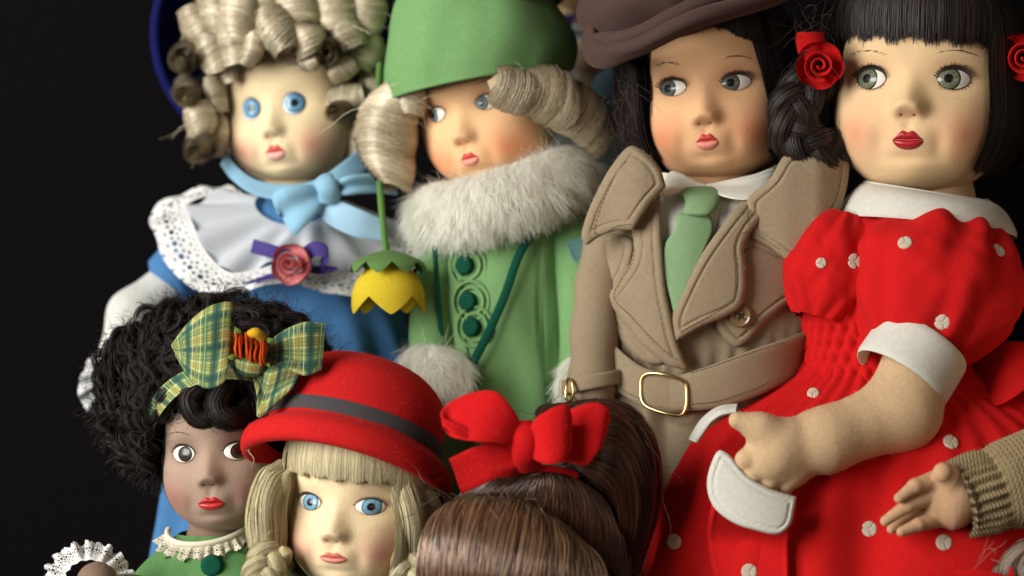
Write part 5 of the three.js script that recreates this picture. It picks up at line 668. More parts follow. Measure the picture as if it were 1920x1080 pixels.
  // plaid bow
  const plaid = (() => { const n = 256, c = document.createElement('canvas'); c.width = c.height = n; const k = c.getContext('2d'); k.fillStyle = '#8a9150'; k.fillRect(0, 0, n, n); for (const v of [0, 1]) { const bar = (p, w, col) => { k.fillStyle = col; v ? k.fillRect(0, p, n, w) : k.fillRect(p, 0, w, n); }; bar(10, 62, 'rgba(28,78,66,0.62)'); bar(32, 18, 'rgba(16,50,66,0.5)'); bar(90, 5, 'rgba(240,236,196,0.85)'); bar(120, 30, 'rgba(186,166,74,0.5)'); bar(133, 4, 'rgba(22,44,60,0.7)'); bar(170, 5, 'rgba(240,236,196,0.85)'); bar(192, 44, 'rgba(56,104,64,0.55)'); bar(212, 4, 'rgba(238,226,170,0.7)'); } const t = new THREE.CanvasTexture(c); t.wrapS = t.wrapT = THREE.RepeatWrapping; t.colorSpace = THREE.SRGBColorSpace; t.repeat.set(1 / 0.021, 1 / 0.021); return t; })();
  const pm = new THREE.MeshPhysicalMaterial({ map: plaid, bumpMap: weave, bumpScale: 0.00012, roughness: 0.85, sheen: 0.2, side: THREE.DoubleSide });
  const band = part('headband', D, strip(pts([[268, 812, z + 0.015], [276, 768, z + 0.032], [300, 728, z + 0.045], [344, 696, z + 0.056], [400, 680, z + 0.062], [460, 680, z + 0.058], [520, 700, z + 0.045]]), pts([[288, 806, z + 0.022], [306, 770, z + 0.046], [332, 742, z + 0.056], [362, 724, z + 0.064], [408, 712, z + 0.068], [464, 714, z + 0.064], [524, 734, z + 0.048]]), { t: 0.0012 }), pm);
  const fold = (k, n) => (u, v) => V(0, 0, k * Math.sin(u * n) * (1 - 0.6 * v));
  part('bow_loop', band, strip(pts([[448, 646, z + 0.076], [424, 600, z + 0.088], [436, 568, z + 0.090], [398, 572, z + 0.094], [352, 606, z + 0.090], [322, 646, z + 0.084]]), pts([[444, 672, z + 0.076], [420, 690, z + 0.090], [424, 712, z + 0.096], [392, 728, z + 0.098], [358, 710, z + 0.094], [330, 668, z + 0.086]]), { t: 0.001, nu: 18, wave: fold(0.003, 8) }), pm);
  part('bow_loop', band, strip(pts([[496, 650, z + 0.076], [528, 622, z + 0.088], [572, 604, z + 0.092], [610, 606, z + 0.088]]), pts([[498, 672, z + 0.076], [530, 688, z + 0.088], [574, 704, z + 0.090], [602, 694, z + 0.086]]), { t: 0.001, nu: 18, wave: fold(0.003, 8) }), pm);
  part('bow_end', band, strip(pts([[480, 690, z + 0.076], [510, 684, z + 0.088], [545, 676, z + 0.092], [568, 684, z + 0.09]]), pts([[476, 712, z + 0.076], [482, 744, z + 0.084], [484, 782, z + 0.084], [548, 730, z + 0.088]]), { t: 0.001, nu: 18, wave: fold(0.0026, 9) }), pm);
  part('bow_knot', band, sweep(pts([[468, 640, z + 0.082], [470, 668, z + 0.090], [466, 696, z + 0.084]]), () => [0.011, 0.006], { n: 20, seg: 16, hint: V(0, 0, 1) }), pm);
  const orange = felt(0.80, 0.115, 0.012), fl = part('flower', band, join([...Array(7)].map((_, i) => { const x = 441 + i * 9 + 2 * Math.sin(i * 4), y = 654 + (i - 3) * 3; return strip(pts([[x, y - 24 + 5 * Math.sin(i * 2), z + 0.098], [x + 2 + 2 * Math.sin(i * 5), y - 8, z + 0.105 + 0.002 * Math.sin(i)], [x + 1 + 2 * Math.sin(i * 7), y + 8, z + 0.105], [x + 3, y + 24 + 4 * Math.sin(i * 3), z + 0.098]]), pts([[x + 3, y - 22, z + 0.088], [x + 9, y - 8, z + 0.088], [x, y + 8, z + 0.088], [x + 8, y + 22, z + 0.088]]), { t: 0.0024, nu: 5, nv: 24 }); })), orange);
  const leafM = felt(0.16, 0.26, 0.05), leaf = (x0, y0, x1, y1, w) => part('leaf', fl, strip(pts([[x0, y0, z + 0.094], [(x0 + x1) / 2 + w * (y1 - y0) * 0.02, (y0 + y1) / 2 - w * (x1 - x0) * 0.02, z + 0.098], [x1, y1, z + 0.098]]), pts([[x0 + 1, y0 + 1, z + 0.094], [(x0 + x1) / 2 - w * (y1 - y0) * 0.02, (y0 + y1) / 2 + w * (x1 - x0) * 0.02, z + 0.098], [x1 + 1, y1 + 1, z + 0.098]]), { t: 0.0014, nu: 6, nv: 16 }), leafM);
  leaf(452, 634, 440, 612, 14); leaf(496, 640, 514, 636, 14); leaf(448, 672, 424, 668, 12); leaf(498, 676, 508, 690, 12); part('bud', fl, sweep(pts([[470, 628, z + 0.096], [480, 624, z + 0.1], [492, 634, z + 0.096]]), () => 0.0036), felt(0.72, 0.40, 0.02));
  // collar, dress, button, cuff
  const rows = [[1000, 396, 60, 0.02, 0.03], [1035, 396, 105, 0.036, 0.04], [1080, 396, 142, 0.046, 0.05], [1200, 396, 165, 0.055, 0.06], [yB, 396, 240, 0.08, 0.08]], dress = part('dress', D, loft(rows, z, { nu: 120, nv: 60, fold: (th, v, y) => 0.002 * nz(th * 3, y * 0.01) + smooth(1100, 1300, y) * 0.006 * Math.sin(12 * th) - 0.0012 * G(th - 2.15, 0.015) }), green);
  const hb = hit(397, 1062, dress); part('button', dress, disc(hb.p.clone().addScaledVector(hb.n, 0.001), V(0, 0.15, 1), 0.0082, 0.0055), felt(0.008, 0.10, 0.055));
  const ruff = []; for (let i = 0; i <= 60; i++) { const a = lerp(-0.1, PI + 0.1, i / 60), k = Math.sin(i * 0.9) + 0.5 * Math.sin(i * 2.3 + 1); const p = at(390, 1006, z + 0.004); p.x += Math.cos(a) * (92 + 5 * k) * MM; p.z += Math.sin(a) * 0.035 + 0.002 * k; p.y += (-0.012 - 0.001 * k) * Math.sin(a) + 0.004 * Math.cos(a); ruff.push(p); }
  const ruffIn = ruff.map((p, i) => { const a = lerp(-0.1, PI + 0.1, i / 60), q = at(390, 988, z + 0.004); q.x += Math.cos(a) * 74 * MM; q.z += Math.sin(a) * 0.029; q.y += -0.009 * Math.sin(a) + 0.003 * Math.cos(a); return q; });
  part('lace_collar', D, join([laceBand(ruffIn, ruff, 9, { nv: 160, nu: 8, ruf: 0.0018, waves: 16 }), sweep(ruffIn, () => 0.0022, { n: 90, seg: 8 })]), laceMat(0.80, 0.72, 0.56));
  part('arm', D, limb([[at(300, 1130, z + 0.02), 0.017, at(190, 1110, z + 0.06), 0.016], [at(190, 1110, z + 0.06), 0.016, at(182, 1092, z + 0.075), 0.0145]], 0.008, 0.0018), skin);
  const cA = [], cB = []; for (let i = 0; i <= 50; i++) { const a = lerp(-0.25, PI + 0.25, i / 50), w = Math.sin(i * 1.1) * 2; cA.push(at(168 + Math.cos(a) * (46 + w), 1088 - Math.sin(a) * (38 + w * 0.5), z + 0.075)); cB.push(at(166 + Math.cos(a) * (84 + w * 1.5), 1092 - Math.sin(a) * (76 + w * 1.5), z + 0.064 + 0.002 * w)); }
  part('lace_cuff', D, laceBand(cA, cB, 7, { nv: 140, nu: 10, ruf: 0.0022, waves: 13 }), laceMat(0.84, 0.83, 0.80));
}
// ------------------------------------------------------------------ blonde girl in the red hat
{
  const z = 0.085, D = thing('felt_doll', 'blonde doll with fringe and braids under red hat with grey band', 'doll', baseAt(640, z), 'felt dolls on display');
  const yB = pyAt(BASE_Y, z), red = felt(0.66, 0.016, 0.016, { sheenColor: [0.9, 0.2, 0.16], sheen: 0.35 });
  const H = makeHead(D, { eyes: [630, 948], size: 167, z, yaw: -14, pitch: 1, roll: -3, skin: 'rgb(240,214,172)', mouthY: -0.54, noseY: -0.29, eyeX: 0.33, eyeA: 0.142, eyeB: 0.08, gaze: [0.02, 0.004], irisR: 0.095, pupil: 0.42, iris: ['#7fb2cf', '#2b526b', '#bfdeec'], lash: { l: 0.04, n: 22 }, line: 0.009, lineMat: plain(0.05, 0.035, 0.03, 0.7), rouge: [226, 112, 112], rougeA: 0.42, lidA: 0.2, lipTop: plain(0.60, 0.15, 0.11, 0.5), lipLow: plain(0.72, 0.24, 0.18, 0.42), lipW: 0.155, lipU: 0.06, lipL: 0.06, wide: 0.95, browC: [150, 110, 70], brow: { y: 0.23, rise: 0.03, w: 0.14, a: 0.3 } });
  part('neck', D, sweep([H.L(0, -0.62, -0.1), at(640, 1170, z)], () => 0.024, { seg: 24 }), skinMat(0.8, 0.62, 0.4));
  const ca = [0.62, 0.54, 0.33], cb = [0.46, 0.38, 0.21], F = new Fibres(), cores = []; seed = 451;
  combed(F, H, { n: 8000, w: 0.00065, rag: 0.022, th0: 0.62, th1: PI - 0.52, y1: th => 0.275 + 0.03 * Math.cos(th) * -1 + 0.015 * Math.sin(th * 23), grow: v => 0.06 + 0.06 * Math.sin(PI * v * 0.8), ca, cb, layer: 0.05, clump: 60, shade: 0.06 });
  for (const [a, b] of [[PI - 0.62, PI + 0.45], [-0.45, 0.7]]) combed(F, H, { n: 3400, w: 0.00065, th0: a, th1: b, y1: th => -0.85, grow: v => 0.07 + 0.10 * v, ca, cb, layer: 0.08, clump: 24, shade: 0.07, wob: 0.05, extra: (v, th) => V(0.0012 * Math.sin(v * 9 + th * 8), 0, 0) });
  const lk = (g, r, n, o = {}) => { lock(F, pts(g), r, { n, ca, cb, w: 0.00055, clumps: 16, shade: 0.07, fray: 0.06, prof: t => 0.4 + 0.6 * smooth(0, 0.25, t) - 0.1 * t, ...o }); cores.push(sweep(pts(g), t => r * 0.72 * (0.4 + 0.6 * smooth(0, 0.25, t)), { n: 24, seg: 10 })); };
  lk([[536, 885, z + 0.016], [512, 910, z + 0.028], [496, 945, z + 0.040], [498, 1000, z + 0.036], [498, 1040, z + 0.034]], 0.0105, 1300); lk([[530, 868, z + 0.012], [498, 915, z + 0.024], [484, 980, z + 0.026], [492, 1030, z + 0.03]], 0.0105, 1100); lk([[545, 880, z + 0.022], [530, 910, z + 0.030], [522, 955, z + 0.030], [524, 1005, z + 0.028], [520, 1050, z + 0.03]], 0.0062, 800); lk([[560, 870, z + 0.02], [536, 920, z + 0.016], [532, 990, z + 0.012], [536, 1070, z + 0.012]], 0.008, 500);
  lk([[735, 895, z + 0.016], [758, 925, z + 0.034], [770, 970, z + 0.036], [772, 1030, z + 0.03], [768, 1070, z + 0.03]], 0.0115, 1300); lk([[745, 890, z + 0.0], [790, 935, z + 0.02], [800, 990, z + 0.016], [790, 1060, z + 0.016]], 0.013, 1200); lk([[730, 890, z + 0.024], [742, 925, z + 0.034], [750, 965, z + 0.034], [750, 1010, z + 0.030], [752, 1060, z + 0.03]], 0.0065, 800);
  for (let i = 0; i < 12; i++) { const left = rnd() < 0.5; stray(F, left ? at(rr(470, 505), rr(850, 1020), z + 0.05) : at(rr(775, 815), rr(900, 1050), z + 0.035), rr(0.01, 0.035), pick(ca, cb)); }
  cores.push(braid(F, pts([[512, 1030, z + 0.04], [496, 1070, z + 0.046], [486, 1130, z + 0.05], [484, 1220, z + 0.05]]), 0.0135, 2.2, { n: 1500, ca, cb, w: 0.0007, hint: V(0, 0, 1), shade: 0.12 }), braid(F, pts([[766, 1030, z + 0.03], [770, 1080, z + 0.036], [772, 1150, z + 0.04], [770, 1230, z + 0.04]]), 0.0135, 2.2, { n: 1300, ca, cb, w: 0.0007, hint: V(0, 0, 1), shade: 0.12 }));
  const hair = part('hair', D, F.build(), M.hairDull); part('hair_core', hair, join([...cores, wigCap(H, { y1: th => Math.sin(th) > 0.3 ? lerp(-0.5, 0.40, smooth(0.3, 0.66, Math.sin(th))) : -0.8, grow: 0.03 })]), plain(0.50, 0.42, 0.24, 0.9));
  // hat
  const R = new THREE.Matrix4().makeRotationFromEuler(new THREE.Euler(-0.36, 0, -0.26, 'ZYX')), hc = at(646, 884, z - 0.002), hp = (r, a, y) => V(Math.cos(a) * r * MM, y * MM, Math.sin(a) * r * MM * 0.93).applyMatrix4(R).add(hc);
  const prof = spline([[150, 30], [160, 8], [174, -4], [186, -2], [192, 14], [188, 34], [174, 48], [163, 56], [159, 66], [158, 84], [157, 100], [152, 126], [139, 158], [110, 186], [72, 202], [30, 208], [0.5, 209]].map(([r, y]) => V(r, y, 0)), 90);
  const hat = part('hat', D, grid(150, 90, (u, v, i, j) => { const q = prof[j], a = u * TAU, side = 1 + 0.012 * nz(Math.cos(a) * 2, Math.sin(a) * 2, v * 4), lift = j < 34 ? 10 * Math.pow(Math.max(0, -Math.cos(a)), 2) * -1 : 0; return hp(q.x * side, a, q.y + lift); }, { closeU: true, flip: true }), red);
  fuzz(hat, 8000, 0.0014, [0.75, 0.08, 0.06]); fuzz(H.head, 2500, 0.0009, [0.9, 0.76, 0.56], 0.0001);
  part('hat_band', hat, grid(140, 8, (u, v) => { const y = lerp(58, 84, v); return hp((161 - 1.2 * v + 1.2 * Math.sin(PI * v)) * (1 + 0.012 * nz(Math.cos(u * TAU) * 2, Math.sin(u * TAU) * 2, 2)) + 1, u * TAU, y); }, { closeU: true, flip: true }), cloth(0.055, 0.05, 0.052, { rough: 0.85 }));
  const rows = [[1046, 640, 70, 0.0, 0.02], [1075, 640, 118, 0.012, 0.03], [1170, 640, 140, 0.045, 0.05], [yB, 640, 190, 0.075, 0.08]]; part('dress', D, loft(rows, z, { nu: 80, nv: 40, fold: (th, v, y) => 0.003 * Math.sin(10 * th) * v }), felt(0.18, 0.36, 0.14));
}
// ------------------------------------------------------------------ brown haired doll seen from above
{
  const z = 0.085, D = thing('felt_doll', 'brown haired doll with red felt bow, face below the picture edge', 'doll', baseAt(980, z), 'felt dolls on display');
  const yB = pyAt(BASE_Y, z), red = felt(0.70, 0.010, 0.012, { sheenColor: [0.9, 0.12, 0.1], sheen: 0.3 });
  const skin = 'rgb(232,196,152)';
  const H = makeHead(D, { eyes: [970, 1180], size: 165, z, yaw: -8, pitch: 6, roll: 2, skin, gaze: [0, 0], iris: ['#5a4a30', '#1c140c', '#8a744c'], lipTop: plain(0.5, 0.05, 0.05, 0.4) });
  part('neck', D, sweep([H.L(0, -0.62, -0.1), at(985, 1400, z)], () => 0.024, { seg: 24 }), skinMat(0.74, 0.52, 0.32));
  const ca = [0.115, 0.048, 0.026], cb = [0.028, 0.011, 0.007], F = new Fibres(), cores = []; seed = 452;
  const sheet = (guides, n, lift, k = 16, o = {}) => { const Gd = guides.map(g => spline(pts(g), k)); for (let i = 0; i < n; i++) { const u = rnd() * (Gd.length - 1), a = Math.min(Gd.length - 2, Math.floor(u)), f = u - a, g0 = rnd(), P = [], N = [], wb = gs() * 0.0016, ph = rnd() * 6, s0 = rnd() * 0.12, cl = 1 + 0.22 * nz(u * 9, 3.3), c = pick(o.ca || ca, o.cb || cb, 0.2).map(v => v * cl); for (let j = 0; j <= k; j++) { const t = Math.max(s0, j / k) * k, j0 = Math.min(k - 1, Math.floor(t)), p = Gd[a][j0].clone().lerp(Gd[a][j0 + 1], t - j0).lerp(Gd[a + 1][j0].clone().lerp(Gd[a + 1][j0 + 1], t - j0), f); p.z += lift * (g0 - 0.5); p.y += lift * (g0 - 0.5) * 0.7; p.x += wb * Math.sin(j * 0.5 + ph); P.push(p); } for (let j = 0; j <= k; j++) { const T = V().subVectors(P[Math.min(k, j + 1)], P[Math.max(0, j - 1)]), m = V(0.25 * (u / (Gd.length - 1) - 0.5), 0.5, 1); m.addScaledVector(T.normalize(), -m.dot(T)).normalize(); N.push(m); } F.add(P, N, 0.00075 * rr(0.7, 1.3), c); }
    const m = guides.length - 1, Gs = Gd; cores.push(grid(m * 8, k, (u, v) => { const x = u * m, a = Math.min(m - 1, Math.floor(x)), j = Math.round(v * k), p = Gs[a][j].clone().lerp(Gs[a + 1][j], x - a); p.z -= lift * 0.65; p.y -= lift * 0.4; return p; })); };
  // front puff of the fringe, rolled over; golden highlights put into its fibre colours
  sheet([[[850, 952, z + 0.03], [812, 972, z + 0.05], [790, 1020, z + 0.062], [786, 1090, z + 0.064], [800, 1160, z + 0.055]], [[880, 932, z + 0.036], [850, 948, z + 0.06], [828, 1010, z + 0.082], [822, 1090, z + 0.086], [830, 1160, z + 0.075]], [[930, 928, z + 0.04], [908, 942, z + 0.066], [884, 1010, z + 0.092], [874, 1090, z + 0.098], [874, 1160, z + 0.086]], [[980, 936, z + 0.042], [968, 952, z + 0.068], [950, 1015, z + 0.094], [936, 1090, z + 0.102], [930, 1160, z + 0.092]], [[1010, 952, z + 0.042], [1012, 972, z + 0.068], [1010, 1025, z + 0.092], [1000, 1090, z + 0.10], [990, 1160, z + 0.09]], [[1030, 970, z + 0.042], [1050, 990, z + 0.064], [1064, 1030, z + 0.084], [1062, 1090, z + 0.094], [1050, 1160, z + 0.088]], [[1040, 985, z + 0.042], [1080, 1010, z + 0.056], [1120, 1050, z + 0.07], [1140, 1095, z + 0.08], [1130, 1170, z + 0.078]]], 6200, 0.010, 18, { ca: [0.27, 0.15, 0.075], cb: [0.05, 0.020, 0.012] });
  // crown between bow and fringe
  sheet([[[985, 878, z + 0.048], [930, 895, z + 0.05], [870, 925, z + 0.045], [835, 965, z + 0.035]], [[990, 878, z + 0.05], [960, 900, z + 0.056], [915, 930, z + 0.054], [890, 970, z + 0.04]], [[1000, 878, z + 0.05], [985, 905, z + 0.058], [960, 935, z + 0.056], [950, 980, z + 0.04]], [[1010, 878, z + 0.05], [1020, 905, z + 0.058], [1015, 945, z + 0.056], [1010, 990, z + 0.045]], [[1025, 880, z + 0.05], [1055, 910, z + 0.056], [1065, 960, z + 0.054], [1060, 1020, z + 0.045]], [[1040, 885, z + 0.046], [1090, 915, z + 0.05], [1115, 975, z + 0.050], [1120, 1050, z + 0.045]], [[1050, 890, z + 0.04], [1120, 930, z + 0.036], [1155, 1000, z + 0.04], [1165, 1090, z + 0.038]], [[1055, 890, z + 0.03], [1135, 940, z + 0.016], [1172, 1010, z + 0.02], [1180, 1100, z + 0.02]]], 4200, 0.008);
  // pony tail heaped behind the bow
  sheet([[[1010, 800, z + 0.03], [1005, 778, z + 0.02], [1040, 770, z + 0.0], [1060, 800, z - 0.02]], [[1030, 860, z + 0.04], [1060, 780, z + 0.045], [1130, 760, z + 0.035], [1180, 800, z + 0.02], [1200, 900, z + 0.01], [1170, 1000, z + 0.005]], [[1040, 868, z + 0.042], [1090, 810, z + 0.052], [1150, 790, z + 0.046], [1200, 840, z + 0.034], [1218, 930, z + 0.024], [1185, 1040, z + 0.014]], [[1050, 876, z + 0.044], [1100, 850, z + 0.052], [1150, 850, z + 0.05], [1185, 900, z + 0.04], [1195, 980, z + 0.03], [1170, 1070, z + 0.02]], [[1055, 884, z + 0.04], [1095, 890, z + 0.048], [1130, 910, z + 0.048], [1155, 950, z + 0.04], [1160, 1010, z + 0.03], [1150, 1080, z + 0.02]]], 3600, 0.014, 18);
  lock(F, pts([[1090, 775, z + 0.03], [1160, 775, z + 0.026], [1205, 840, z + 0.014], [1208, 950, z + 0.006], [1180, 1070, z]]), 0.0115, { n: 1500, ca, cb, w: 0.0007, shade: 0.2, wob: 0.15 }); cores.push(sweep(pts([[1090, 775, z + 0.03], [1160, 775, z + 0.026], [1205, 840, z + 0.014], [1208, 950, z + 0.006], [1180, 1070, z]]), () => 0.0085));
  for (let i = 0; i < 130; i++) { const q = rnd(); stray(F, q < 0.45 ? at(rr(800, 1000), rr(900, 960), z + 0.07) : q < 0.8 ? at(rr(1000, 1220), rr(750, 800), z + 0.03) : at(rr(1180, 1225), rr(800, 1000), z + 0.02), rr(0.012, 0.04), pick(ca, cb)); }
  const hair = part('hair', D, F.build(), M.hairGloss); part('hair_core', hair, join([...cores, wigCap(H, { y1: th => Math.sin(th) > 0.3 ? lerp(-0.5, 0.5, smooth(0.3, 0.66, Math.sin(th))) : -0.8, grow: 0.06 })]), plain(0.02, 0.008, 0.005, 0.8));
  // bow of thick felt
  const b = z + 0.06, T = 0.0026, bow = part('bow', D, sweep(pts([[978, 800, b + 0.01], [984, 826, b + 0.018], [986, 850, b + 0.016], [990, 872, b + 0.004]]), t => [0.0095, 0.0065], { n: 30, seg: 18, hint: V(0, 0, 1) }), red);
  part('bow_loop', bow, strip(pts([[984, 812, b + 0.010], [962, 768, b + 0.018], [930, 735, b + 0.016], [880, 738, b + 0.010], [840, 758, b + 0.008], [826, 776, b + 0.014], [846, 790, b + 0.022], [900, 806, b + 0.022], [980, 826, b + 0.012]]), pts([[984, 846, b + 0.010], [940, 832, b + 0.026], [900, 828, b + 0.030], [866, 824, b + 0.026], [842, 816, b + 0.020], [832, 800, b + 0.022], [850, 812, b + 0.028], [900, 830, b + 0.026], [980, 850, b + 0.012]]), { t: T, nv: 80, nu: 12 }), red);
  part('bow_end', bow, strip(pts([[980, 840, b + 0.008], [930, 832, b + 0.012], [890, 838, b + 0.014], [842, 860, b + 0.016]]), pts([[988, 870, b + 0.008], [950, 886, b + 0.012], [915, 904, b + 0.014], [866, 926, b + 0.012]]), { t: T }), red);
  part('bow_loop', bow, strip(pts([[988, 820, b + 0.012], [1002, 788, b + 0.020], [1030, 768, b + 0.024], [1062, 758, b + 0.022], [1068, 790, b + 0.012], [1040, 800, b - 0.002]]), pts([[990, 852, b + 0.012], [1010, 866, b + 0.024], [1032, 870, b + 0.030], [1058, 864, b + 0.028], [1068, 840, b + 0.014], [1040, 840, b - 0.002]]), { t: T, nv: 60, nu: 12 }), red);
  part('bow_loop', bow, strip(pts([[1030, 790, b - 0.004], [1070, 768, b + 0.004], [1112, 755, b + 0.006], [1139, 764, b + 0.004], [1134, 800, b - 0.012], [1080, 830, b - 0.016]]), pts([[1030, 860, b - 0.002], [1070, 868, b + 0.010], [1098, 872, b + 0.012], [1122, 846, b + 0.010], [1120, 836, b - 0.010], [1080, 850, b - 0.014]]), { t: T, nv: 60, nu: 12 }), red);
  for (const m of [...bow.children]) fuzz(m, 1300, 0.0013, [0.75, 0.06, 0.05]);
  part('hair_ribbon', bow, strip(pts([[940, 888, b - 0.004], [990, 872, b + 0.002], [1040, 874, b], [1080, 884, b - 0.008]]), pts([[936, 902, b - 0.004], [990, 886, b + 0.003], [1042, 886, b + 0.001], [1084, 896, b - 0.008]]), { t: T }), red);
  part('dress', D, loft([[1360, 980, 60, 0.03, 0.04], [1410, 980, 130, 0.05, 0.05], [yB + 30, 980, 150, 0.06, 0.06]], z, { nu: 60, nv: 20 }), red);
}
// ------------------------------------------------------------------ doll in the knitted sweater, at the right edge
{
  const z = 0.10, D = thing('felt_doll', 'doll at right edge reaching in with knitted tan sweater sleeve', 'doll', baseAt(2060, z), 'felt dolls on display');
  const skin = skinMat(0.70, 0.42, 0.24), p = (x, y, d) => at(x, y, z + d), r = MM, wool = new THREE.MeshPhysicalMaterial({ color: lin(0.36, 0.27, 0.145), roughness: 0.95, sheen: 0.4, sheenColor: lin(0.8, 0.7, 0.5), bumpMap: feltBump, bumpScale: 0.0005, map: feltMap, specularIntensity: 0.2, side: THREE.DoubleSide });
  // sleeve: rows of stocking stitch with a ribbed cuff
  const A = p(1797, 938, 0.04), B = p(2120, 836, 0.02), T = V().subVectors(B, A), L = T.length(); T.normalize(); const up = V(0, 1, 0).addScaledVector(T, -T.y).normalize(), fw = V().crossVectors(T, up);
  const sleeve = part('sweater_sleeve', D, grid(560, 420, (u, v) => { const a = u * TAU, d = v * L, cuff = 1 - smooth(0.026, 0.030, d), W = 46, cell = u * W, fx = cell - Math.floor(cell) - 0.5, row = d / 0.0031, off = Math.abs(fx) * 1.1, ry = row + off, fy = ry - Math.floor(ry) - 0.5;
    const st = 0.00105 * Math.sqrt(Math.max(0, 1 - Math.pow(Math.abs(Math.abs(fx) * 4 - 1), 2) * 0.85)) * (0.62 + 0.38 * Math.cos(fy * TAU)), rib = 0.0017 * Math.cos(u * TAU * 24) + 0.00045 * Math.cos(row * TAU * 1.2 + Math.sign(Math.sin(u * TAU * 24)) * 0.6);
    const R = 0.0255 + 0.010 * v + 0.0012 * nz(Math.cos(a) * 2, Math.sin(a) * 2, d * 40) + (1 - cuff) * st + cuff * (rib - 0.0012) - 0.002 * G(d - 0.028, 0.004); return A.clone().addScaledVector(T, d).addScaledVector(up, Math.cos(a) * R * 1.06).addScaledVector(fw, Math.sin(a) * R * 0.9); }, { closeU: true, flip: true }), wool);
  { const f = new Fibres(); seed = 460; for (let i = 0; i < 2600; i++) { const a = rnd() * TAU, d = rnd() * L * 0.7, R = 0.0262 + 0.010 * d / L, m = up.clone().multiplyScalar(Math.cos(a)).addScaledVector(fw, Math.sin(a)), s = A.clone().addScaledVector(T, d).addScaledVector(m, R), e = m.clone().multiplyScalar(rr(0.3, 1)).add(V(gs(), gs(), gs())).normalize(); f.add([s, s.clone().addScaledVector(e, 0.0014), s.clone().addScaledVector(e, 0.0024).add(V(gs() * 0.0006, gs() * 0.0006, 0))], m, 0.00016, [0.5, 0.4, 0.25], 0.3); } part('wool_fuzz', sleeve, f.build(), M.fur).userData.kind = 'stuff'; }
  part('cuff_opening', sleeve, disc(A.clone().addScaledVector(T, 0.003), T.clone().negate(), 0.0245, 0.001), felt(0.06, 0.035, 0.02));  // dark disc filling the cuff mouth, its colour standing for shade inside
  part('hand', D, limb([[p(1830, 930, 0.04), 40 * r, p(1785, 936, 0.042), 43 * r], [p(1785, 930, 0.042), 38 * r, p(1755, 928, 0.044), 26 * r], [p(1780, 955, 0.042), 34 * r, p(1755, 958, 0.042), 22 * r],
    [p(1775, 890, 0.054), 22 * r, p(1768, 886, 0.058), 17 * r], [p(1752, 902, 0.048), 18 * r, p(1716, 912, 0.056), 13 * r, 0.003], [p(1716, 912, 0.056), 13 * r, p(1686, 934, 0.060), 9 * r, 0.002],
    [p(1745, 930, 0.048), 16 * r, p(1702, 948, 0.054), 13 * r, 0.0012], [p(1702, 948, 0.054), 12.5 * r, p(1660, 977, 0.056), 9 * r, 0.0012], [p(1745, 952, 0.040), 15 * r, p(1708, 968, 0.042), 12 * r, 0.001], [p(1708, 968, 0.042), 12 * r, p(1672, 992, 0.044), 8.5 * r, 0.001], [p(1756, 972, 0.044), 17 * r, p(1722, 984, 0.054), 12 * r, 0.002], [p(1722, 984, 0.054), 12 * r, p(1690, 997, 0.058), 8.5 * r, 0.0012]], 0.008, 0.0010), skin);
  // body and head beyond the picture, hair and bow at the corner
  const yB = pyAt(BASE_Y, z); part('sweater', D, loft([[780, 2130, 60, 0.03, 0.04], [840, 2130, 130, 0.045, 0.05], [1000, 2130, 140, 0.05, 0.05], [yB, 2130, 180, 0.07, 0.07]], z, { nu: 80, nv: 40 }), wool);
  makeHead(D, { eyes: [2130, 640], size: 150, z, yaw: -10, pitch: 0, roll: 0, skin: 'rgb(232,190,146)', gaze: [0, 0], iris: ['#5a4a30', '#1c140c', '#8a744c'], lipTop: plain(0.5, 0.05, 0.05, 0.4) });
  part('neck', D, sweep(pts([[2130, 740, z - 0.008], [2130, 820, z]]), () => 0.024, { seg: 20 }), skin);
}
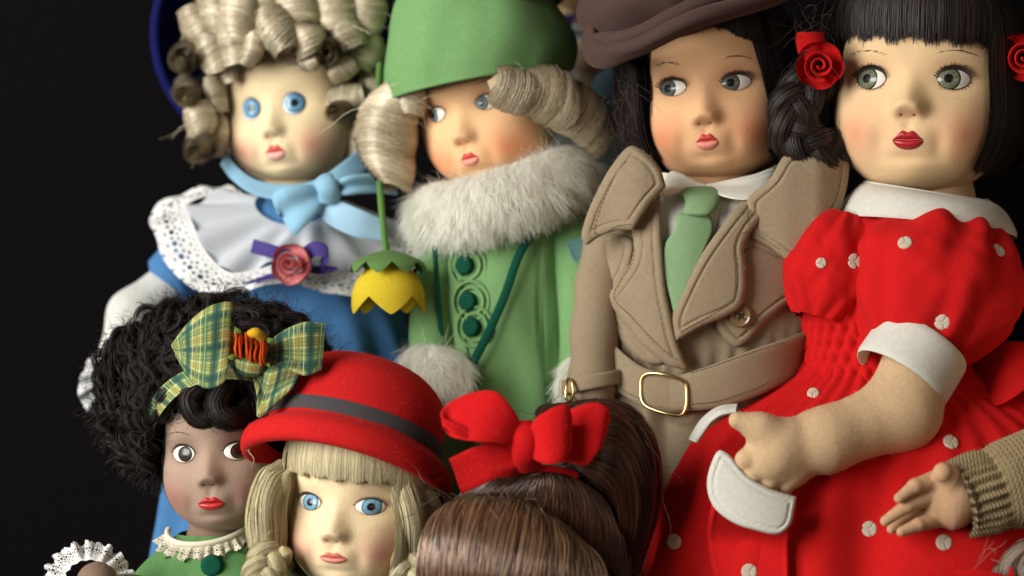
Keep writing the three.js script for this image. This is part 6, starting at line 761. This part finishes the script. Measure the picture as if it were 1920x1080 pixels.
// ------------------------------------------------------------------ small doll below the right corner: only hair and the tips of a bow show
{
  const z = 0.15, D = thing('felt_doll', 'doll below bottom right corner, only grey brown hair and red bow tips showing', 'doll', baseAt(1960, z), 'felt dolls on display'), red = felt(0.70, 0.010, 0.012, { sheenColor: [0.9, 0.12, 0.1] });
  const F = new Fibres(), ca = [0.30, 0.22, 0.16], cb = [0.08, 0.05, 0.035]; seed = 470;
  lock(F, pts([[1960, 1020, z - 0.01], [1920, 1036, z], [1895, 1060, z], [1890, 1110, z]]), 0.008, { n: 700, ca, cb }); lock(F, pts([[1985, 1015, z - 0.01], [1930, 1050, z - 0.01], [1880, 1068, z - 0.01], [1850, 1090, z - 0.01]]), 0.006, { n: 500, ca, cb, wob: 0.3 }); lock(F, pts([[1980, 1040, z], [1950, 1060, z + 0.004], [1930, 1120, z + 0.004]]), 0.016, { n: 900, ca, cb });
  for (let i = 0; i < 12; i++) stray(F, at(rr(1840, 1920), rr(985, 1070), z), rr(0.01, 0.03), ca);
  const H = makeHead(D, { eyes: [1960, 1200], size: 150, z: z - 0.03, yaw: -10, pitch: 0, roll: 0, skin: 'rgb(232,190,146)', gaze: [0, 0], iris: ['#5a4a31', '#1c140c', '#8a744c'], lipTop: plain(0.5, 0.05, 0.05, 0.4) });
  combed(F, H, { n: 2500, th0: 0, th1: TAU, y1: th => Math.sin(th) > 0.5 ? 0.4 : -0.6, grow: v => 0.08, ca, cb });
  const hair = part('hair', D, F.build(), M.hair); part('hair_core', hair, wigCap(H, { y1: th => Math.sin(th) > 0.5 ? 0.4 : -0.6, grow: 0.04 }), plain(0.07, 0.045, 0.03, 0.9));
  const bow = part('bow', D, strip(pts([[1786, 1070, z + 0.01], [1840, 1068, z + 0.012], [1890, 1080, z + 0.012]]), pts([[1790, 1110, z + 0.01], [1840, 1120, z + 0.014], [1890, 1120, z + 0.012]]), { t: 0.0026 }), red); part('bow_loop', bow, strip(pts([[1894, 1062, z + 0.012], [1890, 1090, z + 0.014], [1885, 1120, z + 0.012]]), pts([[1896, 1062, z + 0.012], [1908, 1090, z + 0.014], [1915, 1120, z + 0.012]]), { t: 0.0026 }), red);
  part('dress', D, loft([[1330, 1960, 50, 0.03, 0.03], [1370, 1960, 110, 0.045, 0.045], [pyAt(BASE_Y, z), 1960, 130, 0.05, 0.05]], z - 0.03, { nu: 60, nv: 16 }), red);
}
// ------------------------------------------------------------------ doll standing behind, between the green hat and the brown cap
{
  const z = -0.28, D = thing('felt_doll', 'out of focus doll behind, between green hat and brown cap', 'doll', baseAt(1060, z), 'felt dolls on display'), yB = pyAt(BASE_Y, z);
  makeHead(D, { eyes: [1045, -105], size: 140, z, yaw: 0, pitch: 0, roll: 0, skin: 'rgb(240,200,150)', gaze: [0, 0], iris: ['#5a4a30', '#1c140c', '#8a744c'], lipTop: plain(0.6, 0.15, 0.12, 0.4), wide: 1.1 });
  part('neck', D, sweep(pts([[1045, 0, z], [1045, 70, z]]), () => 0.02, { seg: 20 }), skinMat(0.8, 0.56, 0.34));
  const dr = part('dress', D, loft([[46, 1050, 40, 0.02, 0.03], [62, 1055, 90, 0.035, 0.04], [150, 1060, 120, 0.045, 0.05], [400, 1060, 150, 0.05, 0.05], [yB, 1060, 220, 0.08, 0.08]], z, { nu: 80, nv: 40 }), felt(0.62, 0.68, 0.66));
  part('ribbon', dr, strip(pts([[1010, 40, z + 0.04], [1050, 28, z + 0.048], [1078, 28, z + 0.046]]), pts([[1010, 60, z + 0.042], [1050, 56, z + 0.05], [1072, 54, z + 0.048]]), { t: 0.002 }), felt(0.03, 0.018, 0.10));
  part('hand', D, limb([[at(1120, 150, z + 0.05), 0.014, at(1098, 108, z + 0.065), 0.012], [at(1098, 108, z + 0.065), 0.0115, at(1092, 92, z + 0.07), 0.008]], 0.006, 0.002), skinMat(0.72, 0.48, 0.32));
  part('sleeve', D, sweep(pts([[1150, 110, z + 0.05], [1140, 150, z + 0.06], [1132, 220, z + 0.06]]), () => 0.013), felt(0.22, 0.40, 0.50));
}
renderer.render(scene, camera);
